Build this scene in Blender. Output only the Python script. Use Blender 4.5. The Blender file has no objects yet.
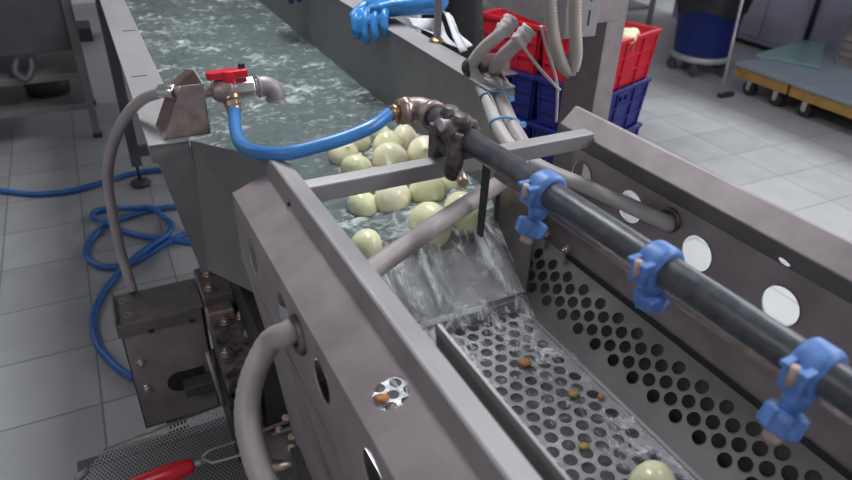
import bpy, bmesh, math, random
from mathutils import Vector, Matrix, noise
random.seed(7)
PI = math.pi
S = bpy.context.scene
COL = S.collection
V = Vector
T = 1/3                                   # floor tile, metres

# ------------------------------------------------------------------ camera
FPX, PITCH, ROLL, YAW, CH = 667.885, .548, .033, .472, 4.969*T
_s, _c = math.sin(YAW), math.cos(YAW)
FW = V((_s*math.cos(PITCH), _c*math.cos(PITCH), -math.sin(PITCH)))
_r = V((_c, -_s, 0)); _u = _r.cross(FW)
RT = _r*math.cos(ROLL) + _u*math.sin(ROLL)
UP = -_r*math.sin(ROLL) + _u*math.cos(ROLL)
EYE = V((0, 0, CH))
def ray(x, y): return FW + RT*((x-426)/FPX) - UP*((y-240)/FPX)
def onz(x, y, z): r = ray(x, y); return EYE + r*((z-CH)/r.z)
def onx(x, y, X): r = ray(x, y); return EYE + r*(X/r.x)
def ony(x, y, Y): r = ray(x, y); return EYE + r*(Y/r.y)
cd = bpy.data.cameras.new('camera'); cam = bpy.data.objects.new('camera', cd); COL.objects.link(cam)
cd.sensor_width = 36; cd.lens = FPX/852*36; cd.clip_start = .02
cam.matrix_world = Matrix(((RT.x, UP.x, -FW.x, 0), (RT.y, UP.y, -FW.y, 0), (RT.z, UP.z, -FW.z, CH), (0, 0, 0, 1)))
cd.dof.use_dof = True; cd.dof.focus_distance = 1.35; cd.dof.aperture_fstop = 4.5
S.camera = cam

# ------------------------------------------------------------------ materials
def new_mat(name):
    m = bpy.data.materials.new(name); m.use_nodes = True
    n = m.node_tree.nodes; l = m.node_tree.links
    return m, n, l, n['Principled BSDF']
def mat(name, col, rough=.5, metal=0, var=.12, scale=30, bump=0, bscale=None, col2=None, spec=.5, stretch=None, **kw):
    m, n, l, b = new_mat(name)
    b.inputs['Metallic'].default_value = metal
    b.inputs['Roughness'].default_value = rough
    b.inputs['Specular IOR Level'].default_value = spec
    tc = n.new('ShaderNodeTexCoord'); src = tc.outputs['Object']
    if stretch:
        mp = n.new('ShaderNodeMapping'); mp.inputs['Scale'].default_value = stretch
        l.new(src, mp.inputs['Vector']); src = mp.outputs['Vector']
    nz = n.new('ShaderNodeTexNoise'); nz.inputs['Scale'].default_value = scale; nz.inputs['Detail'].default_value = 5
    l.new(src, nz.inputs['Vector'])
    rp = n.new('ShaderNodeValToRGB'); rp.color_ramp.elements[0].position = .3; rp.color_ramp.elements[1].position = .7
    c1 = [max(0, c*(1-var)) for c in col]; c2 = col2 or [min(1, c*(1+var)) for c in col]
    rp.color_ramp.elements[0].color = (*c1, 1); rp.color_ramp.elements[1].color = (*c2, 1)
    l.new(nz.outputs['Fac'], rp.inputs['Fac']); l.new(rp.outputs['Color'], b.inputs['Base Color'])
    mr = n.new('ShaderNodeMapRange'); mr.inputs[3].default_value = max(.02, rough*.85); mr.inputs[4].default_value = min(1, rough*1.2)
    l.new(nz.outputs['Fac'], mr.inputs[0]); l.new(mr.outputs[0], b.inputs['Roughness'])
    if bump:
        n2 = n.new('ShaderNodeTexNoise'); n2.inputs['Scale'].default_value = bscale or scale*3; n2.inputs['Detail'].default_value = 3
        l.new(src, n2.inputs['Vector'])
        bp = n.new('ShaderNodeBump'); bp.inputs['Strength'].default_value = bump; bp.inputs['Distance'].default_value = .002
        l.new(n2.outputs['Fac'], bp.inputs['Height']); l.new(bp.outputs['Normal'], b.inputs['Normal'])
    for k, v in kw.items(): b.inputs[k].default_value = v
    return m
M = {}
M['steel'] = mat('brushed_steel', (.33, .285, .295), .48, .45, .16, 16, .2, 60)
M['steel_light'] = mat('satin_steel', (.36, .345, .35), .52, .5, .08, 9, .1)
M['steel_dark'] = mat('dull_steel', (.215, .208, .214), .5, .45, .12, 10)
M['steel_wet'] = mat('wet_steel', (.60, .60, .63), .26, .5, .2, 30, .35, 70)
M['steel_dim'] = mat('grey_metal', (.10, .098, .105), .55, .4, .15, 8)
M['chrome'] = mat('bright_steel', (.72, .70, .68), .22, .95, .06, 30)
M['rusty'] = mat('rusty_bolt_steel', (.62, .46, .38), .35, .85, .25, 70, .2)
M['bronze'] = mat('stained_fitting', (.36, .28, .265), .42, .6, .25, 45, .3)
M['brass'] = mat('brass', (.50, .33, .18), .3, .9, .2, 50, .2)
M['brownsteel'] = mat('stained_steel', (.20, .172, .170), .42, .5, .2, 20, .2)
M['black'] = mat('black_rubber', (.024, .024, .027), .5, 0, .2, 20)
M['blackcloth'] = mat('black_cloth', (.012, .012, .015), .8, 0, .3, 12, .3, 60)
M['blackmetal'] = mat('grimy_black_metal', (.06, .052, .055), .45, .5, .5, 45, .6, 90, col2=(.27, .225, .24))
M['pipe'] = mat('dark_grey_pipe', (.060, .064, .078), .36, .1, .2, 60, .12, 160, col2=(.10, .105, .12))
M['conduit'] = mat('grey_conduit', (.44, .41, .41), .5, 0, .06, 30)
M['hosegrey'] = mat('grey_hose', (.36, .31, .315), .48, 0, .08, 30)
M['cream'] = mat('cream_ribbed_plastic', (.46, .40, .37), .55, 0, .06, 20)
M['bluehose'] = mat('blue_hose', (.045, .20, .50), .3, 0, .08, 20)
M['bluefloorhose'] = mat('blue_floor_hose', (.022, .105, .34), .35, 0, .15, 20)
M['nozzle'] = mat('blue_plastic', (.085, .21, .58), .42, 0, .2, 60, col2=(.15, .30, .68))
M['tip'] = mat('tan_plastic_tip', (.50, .36, .31), .5, 0, .1, 60)
M['tie'] = mat('pale_blue_tie', (.14, .34, .62), .45)
M['red'] = mat('red_enamel', (.62, .012, .03), .3, 0, .1, 40)
M['redcrate'] = mat('red_crate_plastic', (.52, .010, .028), .42, 0, .1, 8)
M['bluecrate'] = mat('blue_crate_plastic', (.012, .016, .15), .42, 0, .12, 8)
M['bluebin'] = mat('blue_bin_plastic', (.012, .024, .17), .5, 0, .1, 6)
M['bag'] = mat('black_bag', (.012, .012, .017), .35, 0, .2, 15, .7, 30)
M['yellow'] = mat('yellow_painted_wood', (.30, .17, .045), .6, 0, .25, 14)
M['greyboard'] = mat('grey_blue_board', (.20, .245, .275), .4, 0, .1, 6)
M['glasslid'] = mat('pale_green_lid', (.17, .27, .27), .2, 0, .05, 6)
M['white'] = mat('white_apron', (.60, .59, .63), .55, 0, .04, 10)
M['skin'] = mat('skin', (.42, .20, .14), .5, 0, .08, 20)
M['hair'] = mat('dark_hair', (.02, .015, .012), .5)
M['glove'] = mat('blue_rubber_glove', (.035, .22, .55), .25, 0, .15, 40, .5, 70)
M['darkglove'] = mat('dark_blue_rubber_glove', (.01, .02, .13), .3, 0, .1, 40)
M['wallpaint'] = mat('grey_wall', (.62, .62, .64), .6, 0, .04, 2)
M['ceilpaint'] = mat('white_ceiling', (.72, .72, .73), .7, 0, .04, 2)
M['panel'] = mat('grey_violet_panel', (.27, .27, .34), .5, 0, .08, 2)
M['door'] = mat('grey_door', (.3, .32, .35), .5, 0, .04, 2)
M['tape'] = mat('white_tape', (.50, .45, .45), .6, 0, .2, 60, .6)

def onion_mat():
    m, n, l, b = new_mat('peeled_onion_flesh')
    tc = n.new('ShaderNodeTexCoord'); sp = n.new('ShaderNodeSeparateXYZ'); l.new(tc.outputs['Object'], sp.inputs[0])
    at = n.new('ShaderNodeMath'); at.operation = 'ARCTAN2'; l.new(sp.outputs['Y'], at.inputs[0]); l.new(sp.outputs['X'], at.inputs[1])
    sn = n.new('ShaderNodeMath'); sn.operation = 'MULTIPLY'; sn.inputs[1].default_value = 14; l.new(at.outputs[0], sn.inputs[0])
    s2 = n.new('ShaderNodeMath'); s2.operation = 'SINE'; l.new(sn.outputs[0], s2.inputs[0])
    nz = n.new('ShaderNodeTexNoise'); nz.inputs['Scale'].default_value = 18; l.new(tc.outputs['Object'], nz.inputs['Vector'])
    oi = n.new('ShaderNodeObjectInfo')
    mx = n.new('ShaderNodeMix'); mx.data_type = 'RGBA'; l.new(oi.outputs['Random'], mx.inputs['Factor'])
    mx.inputs['A'].default_value = (.80, .80, .52, 1); mx.inputs['B'].default_value = (.92, .84, .62, 1)
    m2 = n.new('ShaderNodeMix'); m2.data_type = 'RGBA'; m2.inputs['B'].default_value = (.55, .64, .32, 1)
    mr = n.new('ShaderNodeMapRange'); mr.inputs[1].default_value = .5; mr.inputs[2].default_value = .8; mr.inputs[4].default_value = .6
    l.new(nz.outputs['Fac'], mr.inputs[0]); l.new(mr.outputs[0], m2.inputs['Factor']); l.new(mx.outputs['Result'], m2.inputs['A'])
    m3 = n.new('ShaderNodeMix'); m3.data_type = 'RGBA'; m3.blend_type = 'MULTIPLY'; m3.inputs['B'].default_value = (.90, .92, .86, 1)
    mr2 = n.new('ShaderNodeMapRange'); mr2.inputs[1].default_value = .3; mr2.inputs[4].default_value = .35
    l.new(s2.outputs[0], mr2.inputs[0]); l.new(mr2.outputs[0], m3.inputs['Factor']); l.new(m2.outputs['Result'], m3.inputs['A'])
    l.new(m3.outputs['Result'], b.inputs['Base Color'])
    b.inputs['Roughness'].default_value = .22; b.inputs['Subsurface Weight'].default_value = .15
    b.inputs['Subsurface Radius'].default_value = (.02, .02, .01)
    return m
M['onion'] = onion_mat()

def floor_mat():
    m, n, l, b = new_mat('grey_floor_tiles')
    tc = n.new('ShaderNodeTexCoord'); sp = n.new('ShaderNodeSeparateXYZ'); l.new(tc.outputs['Object'], sp.inputs[0])
    def mth(op, a, bb=None, c=None):
        q = n.new('ShaderNodeMath'); q.operation = op
        for i, v in enumerate((a, bb, c)):
            if v is None: continue
            if isinstance(v, (int, float)): q.inputs[i].default_value = v
            else: l.new(v, q.inputs[i])
        return q.outputs[0]
    fx = mth('MULTIPLY_ADD', sp.outputs['X'], 1/T, .655); fy = mth('MULTIPLY_ADD', sp.outputs['Y'], 1/T, -.721)
    def edge(v):
        f = mth('FRACT', v); return mth('ABSOLUTE', mth('SUBTRACT', f, .5))
    e = mth('MAXIMUM', edge(fx), edge(fy))
    g = n.new('ShaderNodeMapRange'); g.inputs[1].default_value = .488; g.inputs[2].default_value = .494; l.new(e, g.inputs[0])
    cb = n.new('ShaderNodeCombineXYZ'); l.new(mth('FLOOR', fx), cb.inputs[0]); l.new(mth('FLOOR', fy), cb.inputs[1])
    wn = n.new('ShaderNodeTexWhiteNoise'); l.new(cb.outputs[0], wn.inputs['Vector'])
    nz = n.new('ShaderNodeTexNoise'); nz.inputs['Scale'].default_value = 6; nz.inputs['Detail'].default_value = 6; l.new(tc.outputs['Object'], nz.inputs['Vector'])
    f = mth('ADD', mth('MULTIPLY', wn.outputs['Value'], .35), mth('MULTIPLY', nz.outputs['Fac'], .65))
    rp = n.new('ShaderNodeValToRGB'); rp.color_ramp.elements[0].color = (.25, .253, .26, 1); rp.color_ramp.elements[1].color = (.345, .35, .355, 1)
    rp.color_ramp.elements[0].position = .2; rp.color_ramp.elements[1].position = .8
    l.new(f, rp.inputs[0])
    mx = n.new('ShaderNodeMix'); mx.data_type = 'RGBA'; mx.inputs['B'].default_value = (.11, .11, .115, 1)
    l.new(rp.outputs[0], mx.inputs['A']); l.new(mth('MULTIPLY', g.outputs[0], .85), mx.inputs['Factor']); l.new(mx.outputs['Result'], b.inputs['Base Color'])
    mr = n.new('ShaderNodeMapRange'); mr.inputs[3].default_value = .28; mr.inputs[4].default_value = .5; l.new(nz.outputs['Fac'], mr.inputs[0]); l.new(mr.outputs[0], b.inputs['Roughness'])
    bp = n.new('ShaderNodeBump'); bp.inputs['Strength'].default_value = .4; bp.inputs['Distance'].default_value = .002; bp.invert = True
    l.new(g.outputs[0], bp.inputs['Height']); l.new(bp.outputs[0], b.inputs['Normal'])
    return m
M['floor'] = floor_mat()

def water_mat(name, base, foam, alpha, lo, hi, scale, stretch, rough=.08):
    m, n, l, b = new_mat(name)
    tc = n.new('ShaderNodeTexCoord'); mp = n.new('ShaderNodeMapping'); mp.inputs['Scale'].default_value = stretch
    l.new(tc.outputs['Object'], mp.inputs['Vector'])
    nz = n.new('ShaderNodeTexNoise'); nz.inputs['Scale'].default_value = scale; nz.inputs['Detail'].default_value = 9; nz.inputs['Roughness'].default_value = .68
    nz.inputs['Distortion'].default_value = .7; l.new(mp.outputs[0], nz.inputs['Vector'])
    big = n.new('ShaderNodeTexNoise'); big.inputs['Scale'].default_value = 4.5; big.inputs['Detail'].default_value = 3; l.new(mp.outputs[0], big.inputs['Vector'])
    ad = n.new('ShaderNodeMath'); ad.operation = 'MULTIPLY_ADD'; ad.inputs[1].default_value = .55; l.new(big.outputs['Fac'], ad.inputs[0]); l.new(nz.outputs['Fac'], ad.inputs[2])
    mr = n.new('ShaderNodeMapRange'); mr.inputs[1].default_value = lo; mr.inputs[2].default_value = hi; l.new(ad.outputs[0], mr.inputs[0])
    mx = n.new('ShaderNodeMix'); mx.data_type = 'RGBA'; mx.inputs['A'].default_value = (*base, 1); mx.inputs['B'].default_value = (*foam, 1)
    l.new(mr.outputs[0], mx.inputs['Factor']); l.new(mx.outputs['Result'], b.inputs['Base Color'])
    m2 = n.new('ShaderNodeMapRange'); m2.inputs[3].default_value = rough; m2.inputs[4].default_value = .55; l.new(mr.outputs[0], m2.inputs[0]); l.new(m2.outputs[0], b.inputs['Roughness'])
    m3 = n.new('ShaderNodeMapRange'); m3.inputs[3].default_value = alpha; m3.inputs[4].default_value = .92; l.new(mr.outputs[0], m3.inputs[0]); l.new(m3.outputs[0], b.inputs['Alpha'])
    b.inputs['IOR'].default_value = 1.33; b.inputs['Specular IOR Level'].default_value = .7
    bp = n.new('ShaderNodeBump'); bp.inputs['Strength'].default_value = .9; bp.inputs['Distance'].default_value = .008
    l.new(nz.outputs['Fac'], bp.inputs['Height']); l.new(bp.outputs[0], b.inputs['Normal'])
    return m
M['water'] = water_mat('murky_wash_water', (.150, .190, .188), (.72, .78, .79), .80, .80, 1.02, 26, (.9, 1.4, 1))
M['flow'] = water_mat('thin_flowing_water', (.42, .44, .45), (.90, .92, .93), .16, .74, .92, 13, (3.0, .8, 1), .04)
M['splash'] = water_mat('splashing_water', (.5, .5, .52), (.90, .92, .94), .10, .77, .98, 22, (1.6, 1.1, 1), .04)

def perfmat(name, col, pitch, rad, metal=.7, rough=.4, swap='XY'):
    m, n, l, b = new_mat(name)
    tc = n.new('ShaderNodeTexCoord'); sp = n.new('ShaderNodeSeparateXYZ'); l.new(tc.outputs['Object'], sp.inputs[0])
    def mth(op, a, bb=None):
        q = n.new('ShaderNodeMath'); q.operation = op
        for i, v in enumerate((a, bb)):
            if v is None: continue
            if isinstance(v, (int, float)): q.inputs[i].default_value = v
            else: l.new(v, q.inputs[i])
        return q.outputs[0]
    A, B = sp.outputs[swap[0]], sp.outputs[swap[1]]
    sx, sy = pitch, pitch*1.732
    def d(off):
        u = mth('MULTIPLY', mth('SUBTRACT', mth('FRACT', mth('ADD', mth('DIVIDE', A, sx), off)), .5), sx)
        v = mth('MULTIPLY', mth('SUBTRACT', mth('FRACT', mth('ADD', mth('DIVIDE', B, sy), off)), .5), sy)
        return mth('SQRT', mth('ADD', mth('MULTIPLY', u, u), mth('MULTIPLY', v, v)))
    h = mth('GREATER_THAN', mth('MINIMUM', d(0), d(.5)), rad)
    l.new(h, b.inputs['Alpha'])
    b.inputs['Base Color'].default_value = (*col, 1); b.inputs['Metallic'].default_value = metal; b.inputs['Roughness'].default_value = rough
    return m
M['finemesh'] = perfmat('fine_perforated_steel', (.42, .41, .42), .0085, .0028)
M['lipmesh'] = perfmat('fine_perforated_lip', (.50, .49, .50), .0085, .0026, .6, .4, 'XZ')
M['beltmesh'] = perfmat('fine_belt_mesh', (.10, .10, .105), .0046, .0014, .4, .5)

# ------------------------------------------------------------------ mesh helpers
def box(bm, a, b, mtx=None):
    x0, y0, z0 = [min(p, q) for p, q in zip(a, b)]; x1, y1, z1 = [max(p, q) for p, q in zip(a, b)]
    vs = [V((x, y, z)) for z in (z0, z1) for y in (y0, y1) for x in (x0, x1)]
    if mtx: vs = [mtx @ v for v in vs]
    vs = [bm.verts.new(v) for v in vs]
    for f in ((0, 2, 3, 1), (4, 5, 7, 6), (0, 1, 5, 4), (2, 6, 7, 3), (0, 4, 6, 2), (1, 3, 7, 5)):
        bm.faces.new([vs[i] for i in f])
    return bm
def nb(): return bmesh.new()
def bbox(a, b): return box(nb(), a, b)
def catmull(pts, n=8):
    pts = [V(p) for p in pts]; P = [2*pts[0]-pts[1]] + pts + [2*pts[-1]-pts[-2]]; out = []
    for i in range(1, len(P)-2):
        for k in range(n):
            t = k/n
            out.append(.5*((2*P[i]) + (P[i+1]-P[i-1])*t + (2*P[i-1]-5*P[i]+4*P[i+1]-P[i+2])*t*t + (3*P[i]-P[i-1]-3*P[i+1]+P[i+2])*t**3))
    out.append(pts[-1]); return out
def resample(p, step):
    out = [p[0]]; acc = 0
    for a, b in zip(p, p[1:]):
        L = (b-a).length; t = step-acc
        while t <= L and L > 0:
            out.append(a.lerp(b, t/L)); t += step
        acc = (acc+L) % step if L > 0 else acc
    return out
def tube(bm, pts, r, seg=14, cap=True):
    pts = [V(p) for p in pts]; rings = []
    rr = r if callable(r) else (lambda i: r if not isinstance(r, (list, tuple)) else r[i])
    t0 = (pts[1]-pts[0]).normalized(); up = V((0, 0, 1)) if abs(t0.z) < .9 else V((1, 0, 0))
    nrm = t0.cross(up).normalized()
    for i, p in enumerate(pts):
        t = (pts[min(i+1, len(pts)-1)]-pts[max(i-1, 0)])
        if t.length < 1e-9: t = t0
        t = t.normalized(); nrm = (nrm - t*nrm.dot(t)).normalized(); bn = t.cross(nrm)
        rings.append([bm.verts.new(p + (nrm*math.cos(2*PI*k/seg) + bn*math.sin(2*PI*k/seg))*rr(i)) for k in range(seg)])
    for a, b in zip(rings, rings[1:]):
        for k in range(seg):
            f = bm.faces.new((a[k], a[(k+1) % seg], b[(k+1) % seg], b[k])); f.smooth = True
    if cap: bm.faces.new(rings[0][::-1]); bm.faces.new(rings[-1])
    return bm
def cyl(bm, a, b, r, seg=20, r2=None):
    return tube(bm, [a, b], [r, r if r2 is None else r2], seg)
def hexbolt(bm, p, d, r=.009, h=.008, washer=True):
    p = V(p); d = V(d).normalized()
    if washer: cyl(bm, p, p+d*.002, r*1.35, 18)
    cyl(bm, p+d*.002, p+d*(.002+h), r, 6)
    cyl(bm, p+d*(.002+h), p+d*(.002+h*1.6), r*.5, 10)
def lathe(bm, prof, c=(0, 0, 0), axis=(0, 0, 1), seg=32, cap=True):
    c = V(c); a = V(axis).normalized(); u = a.orthogonal().normalized(); w = a.cross(u); rings = []
    for r, h in prof:
        rings.append([bm.verts.new(c + a*h + (u*math.cos(2*PI*k/seg)+w*math.sin(2*PI*k/seg))*max(r, 1e-4)) for k in range(seg)])
    for A, B in zip(rings, rings[1:]):
        for k in range(seg):
            f = bm.faces.new((A[k], A[(k+1) % seg], B[(k+1) % seg], B[k])); f.smooth = True
    if cap: bm.faces.new(rings[0][::-1]); bm.faces.new(rings[-1])
    return bm
def ring(bm, c, axis, R, r, seg=28, s2=10):
    c = V(c); a = V(axis).normalized(); u = a.orthogonal().normalized(); w = a.cross(u); rings = []
    for k in range(seg):
        d = u*math.cos(2*PI*k/seg)+w*math.sin(2*PI*k/seg)
        rings.append([bm.verts.new(c + d*(R+r*math.cos(2*PI*j/s2)) + a*r*math.sin(2*PI*j/s2)) for j in range(s2)])
    for k in range(seg):
        A, B = rings[k], rings[(k+1) % seg]
        for j in range(s2):
            f = bm.faces.new((A[j], B[j], B[(j+1) % s2], A[(j+1) % s2])); f.smooth = True
    return bm
def prism(bm, poly, fn, a, b):
    """poly = 2-D outline, fn(p, t) -> 3-D point at the two ends a and b"""
    A = [bm.verts.new(fn(p, a)) for p in poly]; B = [bm.verts.new(fn(p, b)) for p in poly]
    n = len(poly)
    for i in range(n): bm.faces.new((A[i], A[(i+1) % n], B[(i+1) % n], B[i]))
    bm.faces.new(A[::-1]); bm.faces.new(B); return bm
def quad(bm, *p):
    return bm.faces.new([bm.verts.new(q) for q in p])
def holecell(bm, u0, u1, v0, v1, cu, cv, r, fn, seg=20, depth=0):
    """one rectangle of sheet with a round hole in it"""
    out, inn, inn2 = [], [], []
    for k in range(seg):
        a = 2*PI*(k+.5)/seg; dx, dy = math.cos(a), math.sin(a)
        tx = ((u1-cu)/dx if dx > 0 else (u0-cu)/dx) if abs(dx) > 1e-6 else 1e9
        ty = ((v1-cv)/dy if dy > 0 else (v0-cv)/dy) if abs(dy) > 1e-6 else 1e9
        t = min(tx, ty); out.append((cu+dx*t, cv+dy*t, abs(tx) < abs(ty)))
        inn.append(bm.verts.new(fn(cu+dx*r, cv+dy*r, 0)))
        if depth: inn2.append(bm.verts.new(fn(cu+dx*r, cv+dy*r, -depth)))
    ov = [bm.verts.new(fn(a, b, 0)) for a, b, _ in out]
    for k in range(seg):
        j = (k+1) % seg; q = [inn[k], ov[k]]
        if out[k][2] != out[j][2]:
            cxn = u1 if (out[k][0]+out[j][0])/2 > cu else u0; cyn = v1 if (out[k][1]+out[j][1])/2 > cv else v0
            q.append(bm.verts.new(fn(cxn, cyn, 0)))
        q += [ov[j], inn[j]]
        bm.faces.new(q)
        if depth: bm.faces.new((inn[k], inn[j], inn2[j], inn2[k]))
def plate_holes(bm, u0, u1, v0, v1, holes, fn, depth=.003):
    """sheet u0..u1 by v0..v1 with a row of round holes (u, v, r) sorted by u"""
    cuts = [u0] + [(a[0]+b[0])/2 for a, b in zip(holes, holes[1:])] + [u1]
    for i, (cu, cv, r) in enumerate(holes):
        a, b = cuts[i], cuts[i+1]; a2, b2 = max(a, cu-r*1.4), min(b, cu+r*1.4)
        if a2 > a: quad(bm, fn(a, v0, 0), fn(a2, v0, 0), fn(a2, v1, 0), fn(a, v1, 0))
        if b2 < b: quad(bm, fn(b2, v0, 0), fn(b, v0, 0), fn(b, v1, 0), fn(b2, v1, 0))
        holecell(bm, a2, b2, v0, v1, cu, cv, r, fn, 32, depth)
    return bm

WORLD = {}
def obj(name, bm, m, parent=None, bevel=0, smooth=False, solid=0, keep=False):
    bmesh.ops.recalc_face_normals(bm, faces=bm.faces)
    off = V((0, 0, 0))
    if parent is not None: off = WORLD[parent.name]
    elif not keep:
        xs = [v.co for v in bm.verts]
        lo = V([min(c[i] for c in xs) for i in range(3)]); hi = V([max(c[i] for c in xs) for i in range(3)])
        off = V(((lo.x+hi.x)/2, (lo.y+hi.y)/2, lo.z))
    bmesh.ops.translate(bm, verts=bm.verts, vec=-off)
    me = bpy.data.meshes.new(name); bm.to_mesh(me); bm.free(); me.materials.append(m)
    o = bpy.data.objects.new(name, me); COL.objects.link(o)
    if parent is None: o.location = off
    else: o.parent = parent
    WORLD[o.name] = off
    if smooth:
        for p in me.polygons: p.use_smooth = True
    if solid:
        md = o.modifiers.new('solid', 'SOLIDIFY'); md.thickness = solid; md.offset = 0
    if bevel:
        md = o.modifiers.new('bevel', 'BEVEL'); md.width = bevel; md.segments = 3; md.limit_method = 'ANGLE'; md.harden_normals = False
    return o
def tag(o, label=None, cat=None, group=None, kind=None):
    if label: o['label'] = label
    if cat: o['category'] = cat
    if group: o['group'] = group
    if kind: o['kind'] = kind
    return o
def thing(name, label, cat, loc, group=None):
    o = bpy.data.objects.new(name, None); COL.objects.link(o); o.empty_display_size = .05
    o.location = loc; WORLD[o.name] = V(loc); return tag(o, label, cat, group)
def struct(name, bm, m, parent=None):
    o = obj(name, bm, m, parent)
    if parent is None: o['kind'] = 'structure'
    return o
def dup(root, loc, label, rotz=None):
    r = root.copy(); COL.objects.link(r); r.location = loc; r['label'] = label
    if rotz is not None: r.rotation_euler.z = rotz
    for ch in list(root.children):
        c = ch.copy(); COL.objects.link(c); c.parent = r
        for g in list(ch.children):
            d = g.copy(); COL.objects.link(d); d.parent = c
    return r

# ------------------------------------------------------------------ room
X0, X1, Y0, Y1, ZC = -3.6, 6.6, -3.2, 8.2, 3.1
struct('floor', bbox((X0, Y0, -.06), (X1, Y1, 0)), M['floor'])
bpy.data.objects['floor'].data.transform(Matrix.Translation(bpy.data.objects['floor'].location)); bpy.data.objects['floor'].location = (0, 0, 0)
struct('ceiling', bbox((X0, Y0, ZC), (X1, Y1, ZC+.06)), M['ceilpaint'])
struct('wall_left', bbox((X0-.1, Y0, 0), (X0, Y1, ZC)), M['wallpaint'])
struct('wall_right', bbox((X1, Y0, 0), (X1+.1, Y1, ZC)), M['wallpaint'])
struct('wall_back', bbox((X0, Y1, 0), (X1, Y1+.1, ZC)), M['wallpaint'])
struct('wall_front', bbox((X0, Y0-.1, 0), (X1, Y0, ZC)), M['wallpaint'])
lampm = bpy.data.materials.new('tube_light'); lampm.use_nodes = True
lb = lampm.node_tree.nodes['Principled BSDF']; lb.inputs['Emission Color'].default_value = (.93, .97, 1, 1); lb.inputs['Emission Strength'].default_value = 4
def lamp(x, y, w, l, power, label):
    t = thing('ceiling_light', label, 'light', (x, y, ZC-.08), 'ceiling tube lights')
    obj('lamp_housing', bbox((x-w/2-.03, y-l/2-.03, ZC-.06), (x+w/2+.03, y+l/2+.03, ZC-.001)), M['white'], t)
    obj('diffuser', bbox((x-w/2, y-l/2, ZC-.08), (x+w/2, y+l/2, ZC-.061)), lampm, t)
    L = bpy.data.lights.new('tube_glow', 'AREA'); L.shape = 'RECTANGLE'; L.size = w; L.size_y = l; L.energy = power; L.color = (.95, .975, 1)
    o = bpy.data.objects.new('tube_glow', L); COL.objects.link(o); o.location = (x, y, ZC-.1)
LIGHTS = [(6.25, 3.3, .12, 4.2, 200, 'long ceiling light behind the grey violet cabinet'), (2.6, .2, .35, 1.6, 48, 'ceiling light above the floor right of the trough'),
          (3.3, -1.6, .35, 1.6, 60, 'ceiling light behind the camera to the right'), (.8, 2.3, .35, 1.6, 46, 'ceiling light above the wash tank'),
          (-1.9, 5.2, .35, 1.6, 16, 'ceiling light above the steel cabinet'), (-1.6, -.6, .35, 1.6, 16, 'ceiling light behind the camera to the left')]
for a in LIGHTS: lamp(*a)
w = bpy.data.worlds.new('world'); S.world = w; w.use_nodes = True
w.node_tree.nodes['Background'].inputs[0].default_value = (.5, .52, .55, 1); w.node_tree.nodes['Background'].inputs[1].default_value = .3

# ------------------------------------------------------------------ wash tank
TK = thing('washing_tank', 'long grey stainless steel wash tank full of churning water', 'tank', (.4625, 2.9, 0))
WL = 1.235
prof = [(.055, 1.15), (.125, 1.15), (.142, .865), (.132, .865), (.117, 1.143), (.061, 1.143), (.061, 1.118), (.055, 1.118)]
outer = [(.064, 1.118), (.070, 1.118), (.112, .865), (.106, .865)]
fL = lambda p, t: V((p[0], t, p[1]))
fR = lambda p, t: V((.925-p[0], t, p[1]))
def sidewall(fn, name, y0, m):
    bm = nb(); prism(bm, prof, fn, y0, 5.2); prism(bm, outer, fn, y0, 5.2)
    prism(bm, [(.055, 1.145), (.125, 1.145), (.142, .865), (.106, .865), (.064, 1.118), (.055, 1.118)], fn, y0-.005, y0+.001)
    return obj(name, bm, m, TK)
lw = sidewall(fL, 'left_wall', WL, M['steel_dark']); rw = sidewall(fR, 'right_wall', 1.275, M['steel_dark'])
for fn, nm, y0 in ((fL, 'left_rim', WL), (fR, 'right_rim', 1.275)):
    bm = nb(); prism(bm, [(.053, 1.1505), (.127, 1.1505), (.127, 1.154), (.053, 1.154)], fn, y0-.003, 5.2)
    rr = obj(nm, bm, M['steel_light'], TK, .0012)
    if nm == 'left_rim':
        for px in ((129, 30.5), (139, 76)):
            p = onz(*px, 1.1545); obj('rim_joint', bbox((p.x-.017, p.y-.0025, 1.154), (p.x+.017, p.y+.0025, 1.1547)), M['black'], rr)
bm = nb(); box(bm, (.106, WL, .857), (.819, 5.2, .865)); box(bm, (.055, 5.19, .86), (.87, 5.2, 1.15)); obj('tank_bottom', bm, M['steel_dark'], TK)
# tapered outlet leading to the chute
def sheet(name, pts, m, parent, t=.003):
    bm = nb(); quad(bm, *[V(p) for p in pts]); return obj(name, bm, m, parent, solid=t)
sheet('outlet_panel', [(.128, 1.235, 1.15), (.262, 1.085, 1.15), (.30, 1.07, .78), (.116, 1.235, .865)], M['steel_dark'], TK)
sheet('outlet_panel', [(.799, 1.275, 1.15), (.764, 1.10, 1.09), (.759, 1.10, .80), (.785, 1.275, .86)], M['steel_dark'], TK)

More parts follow.
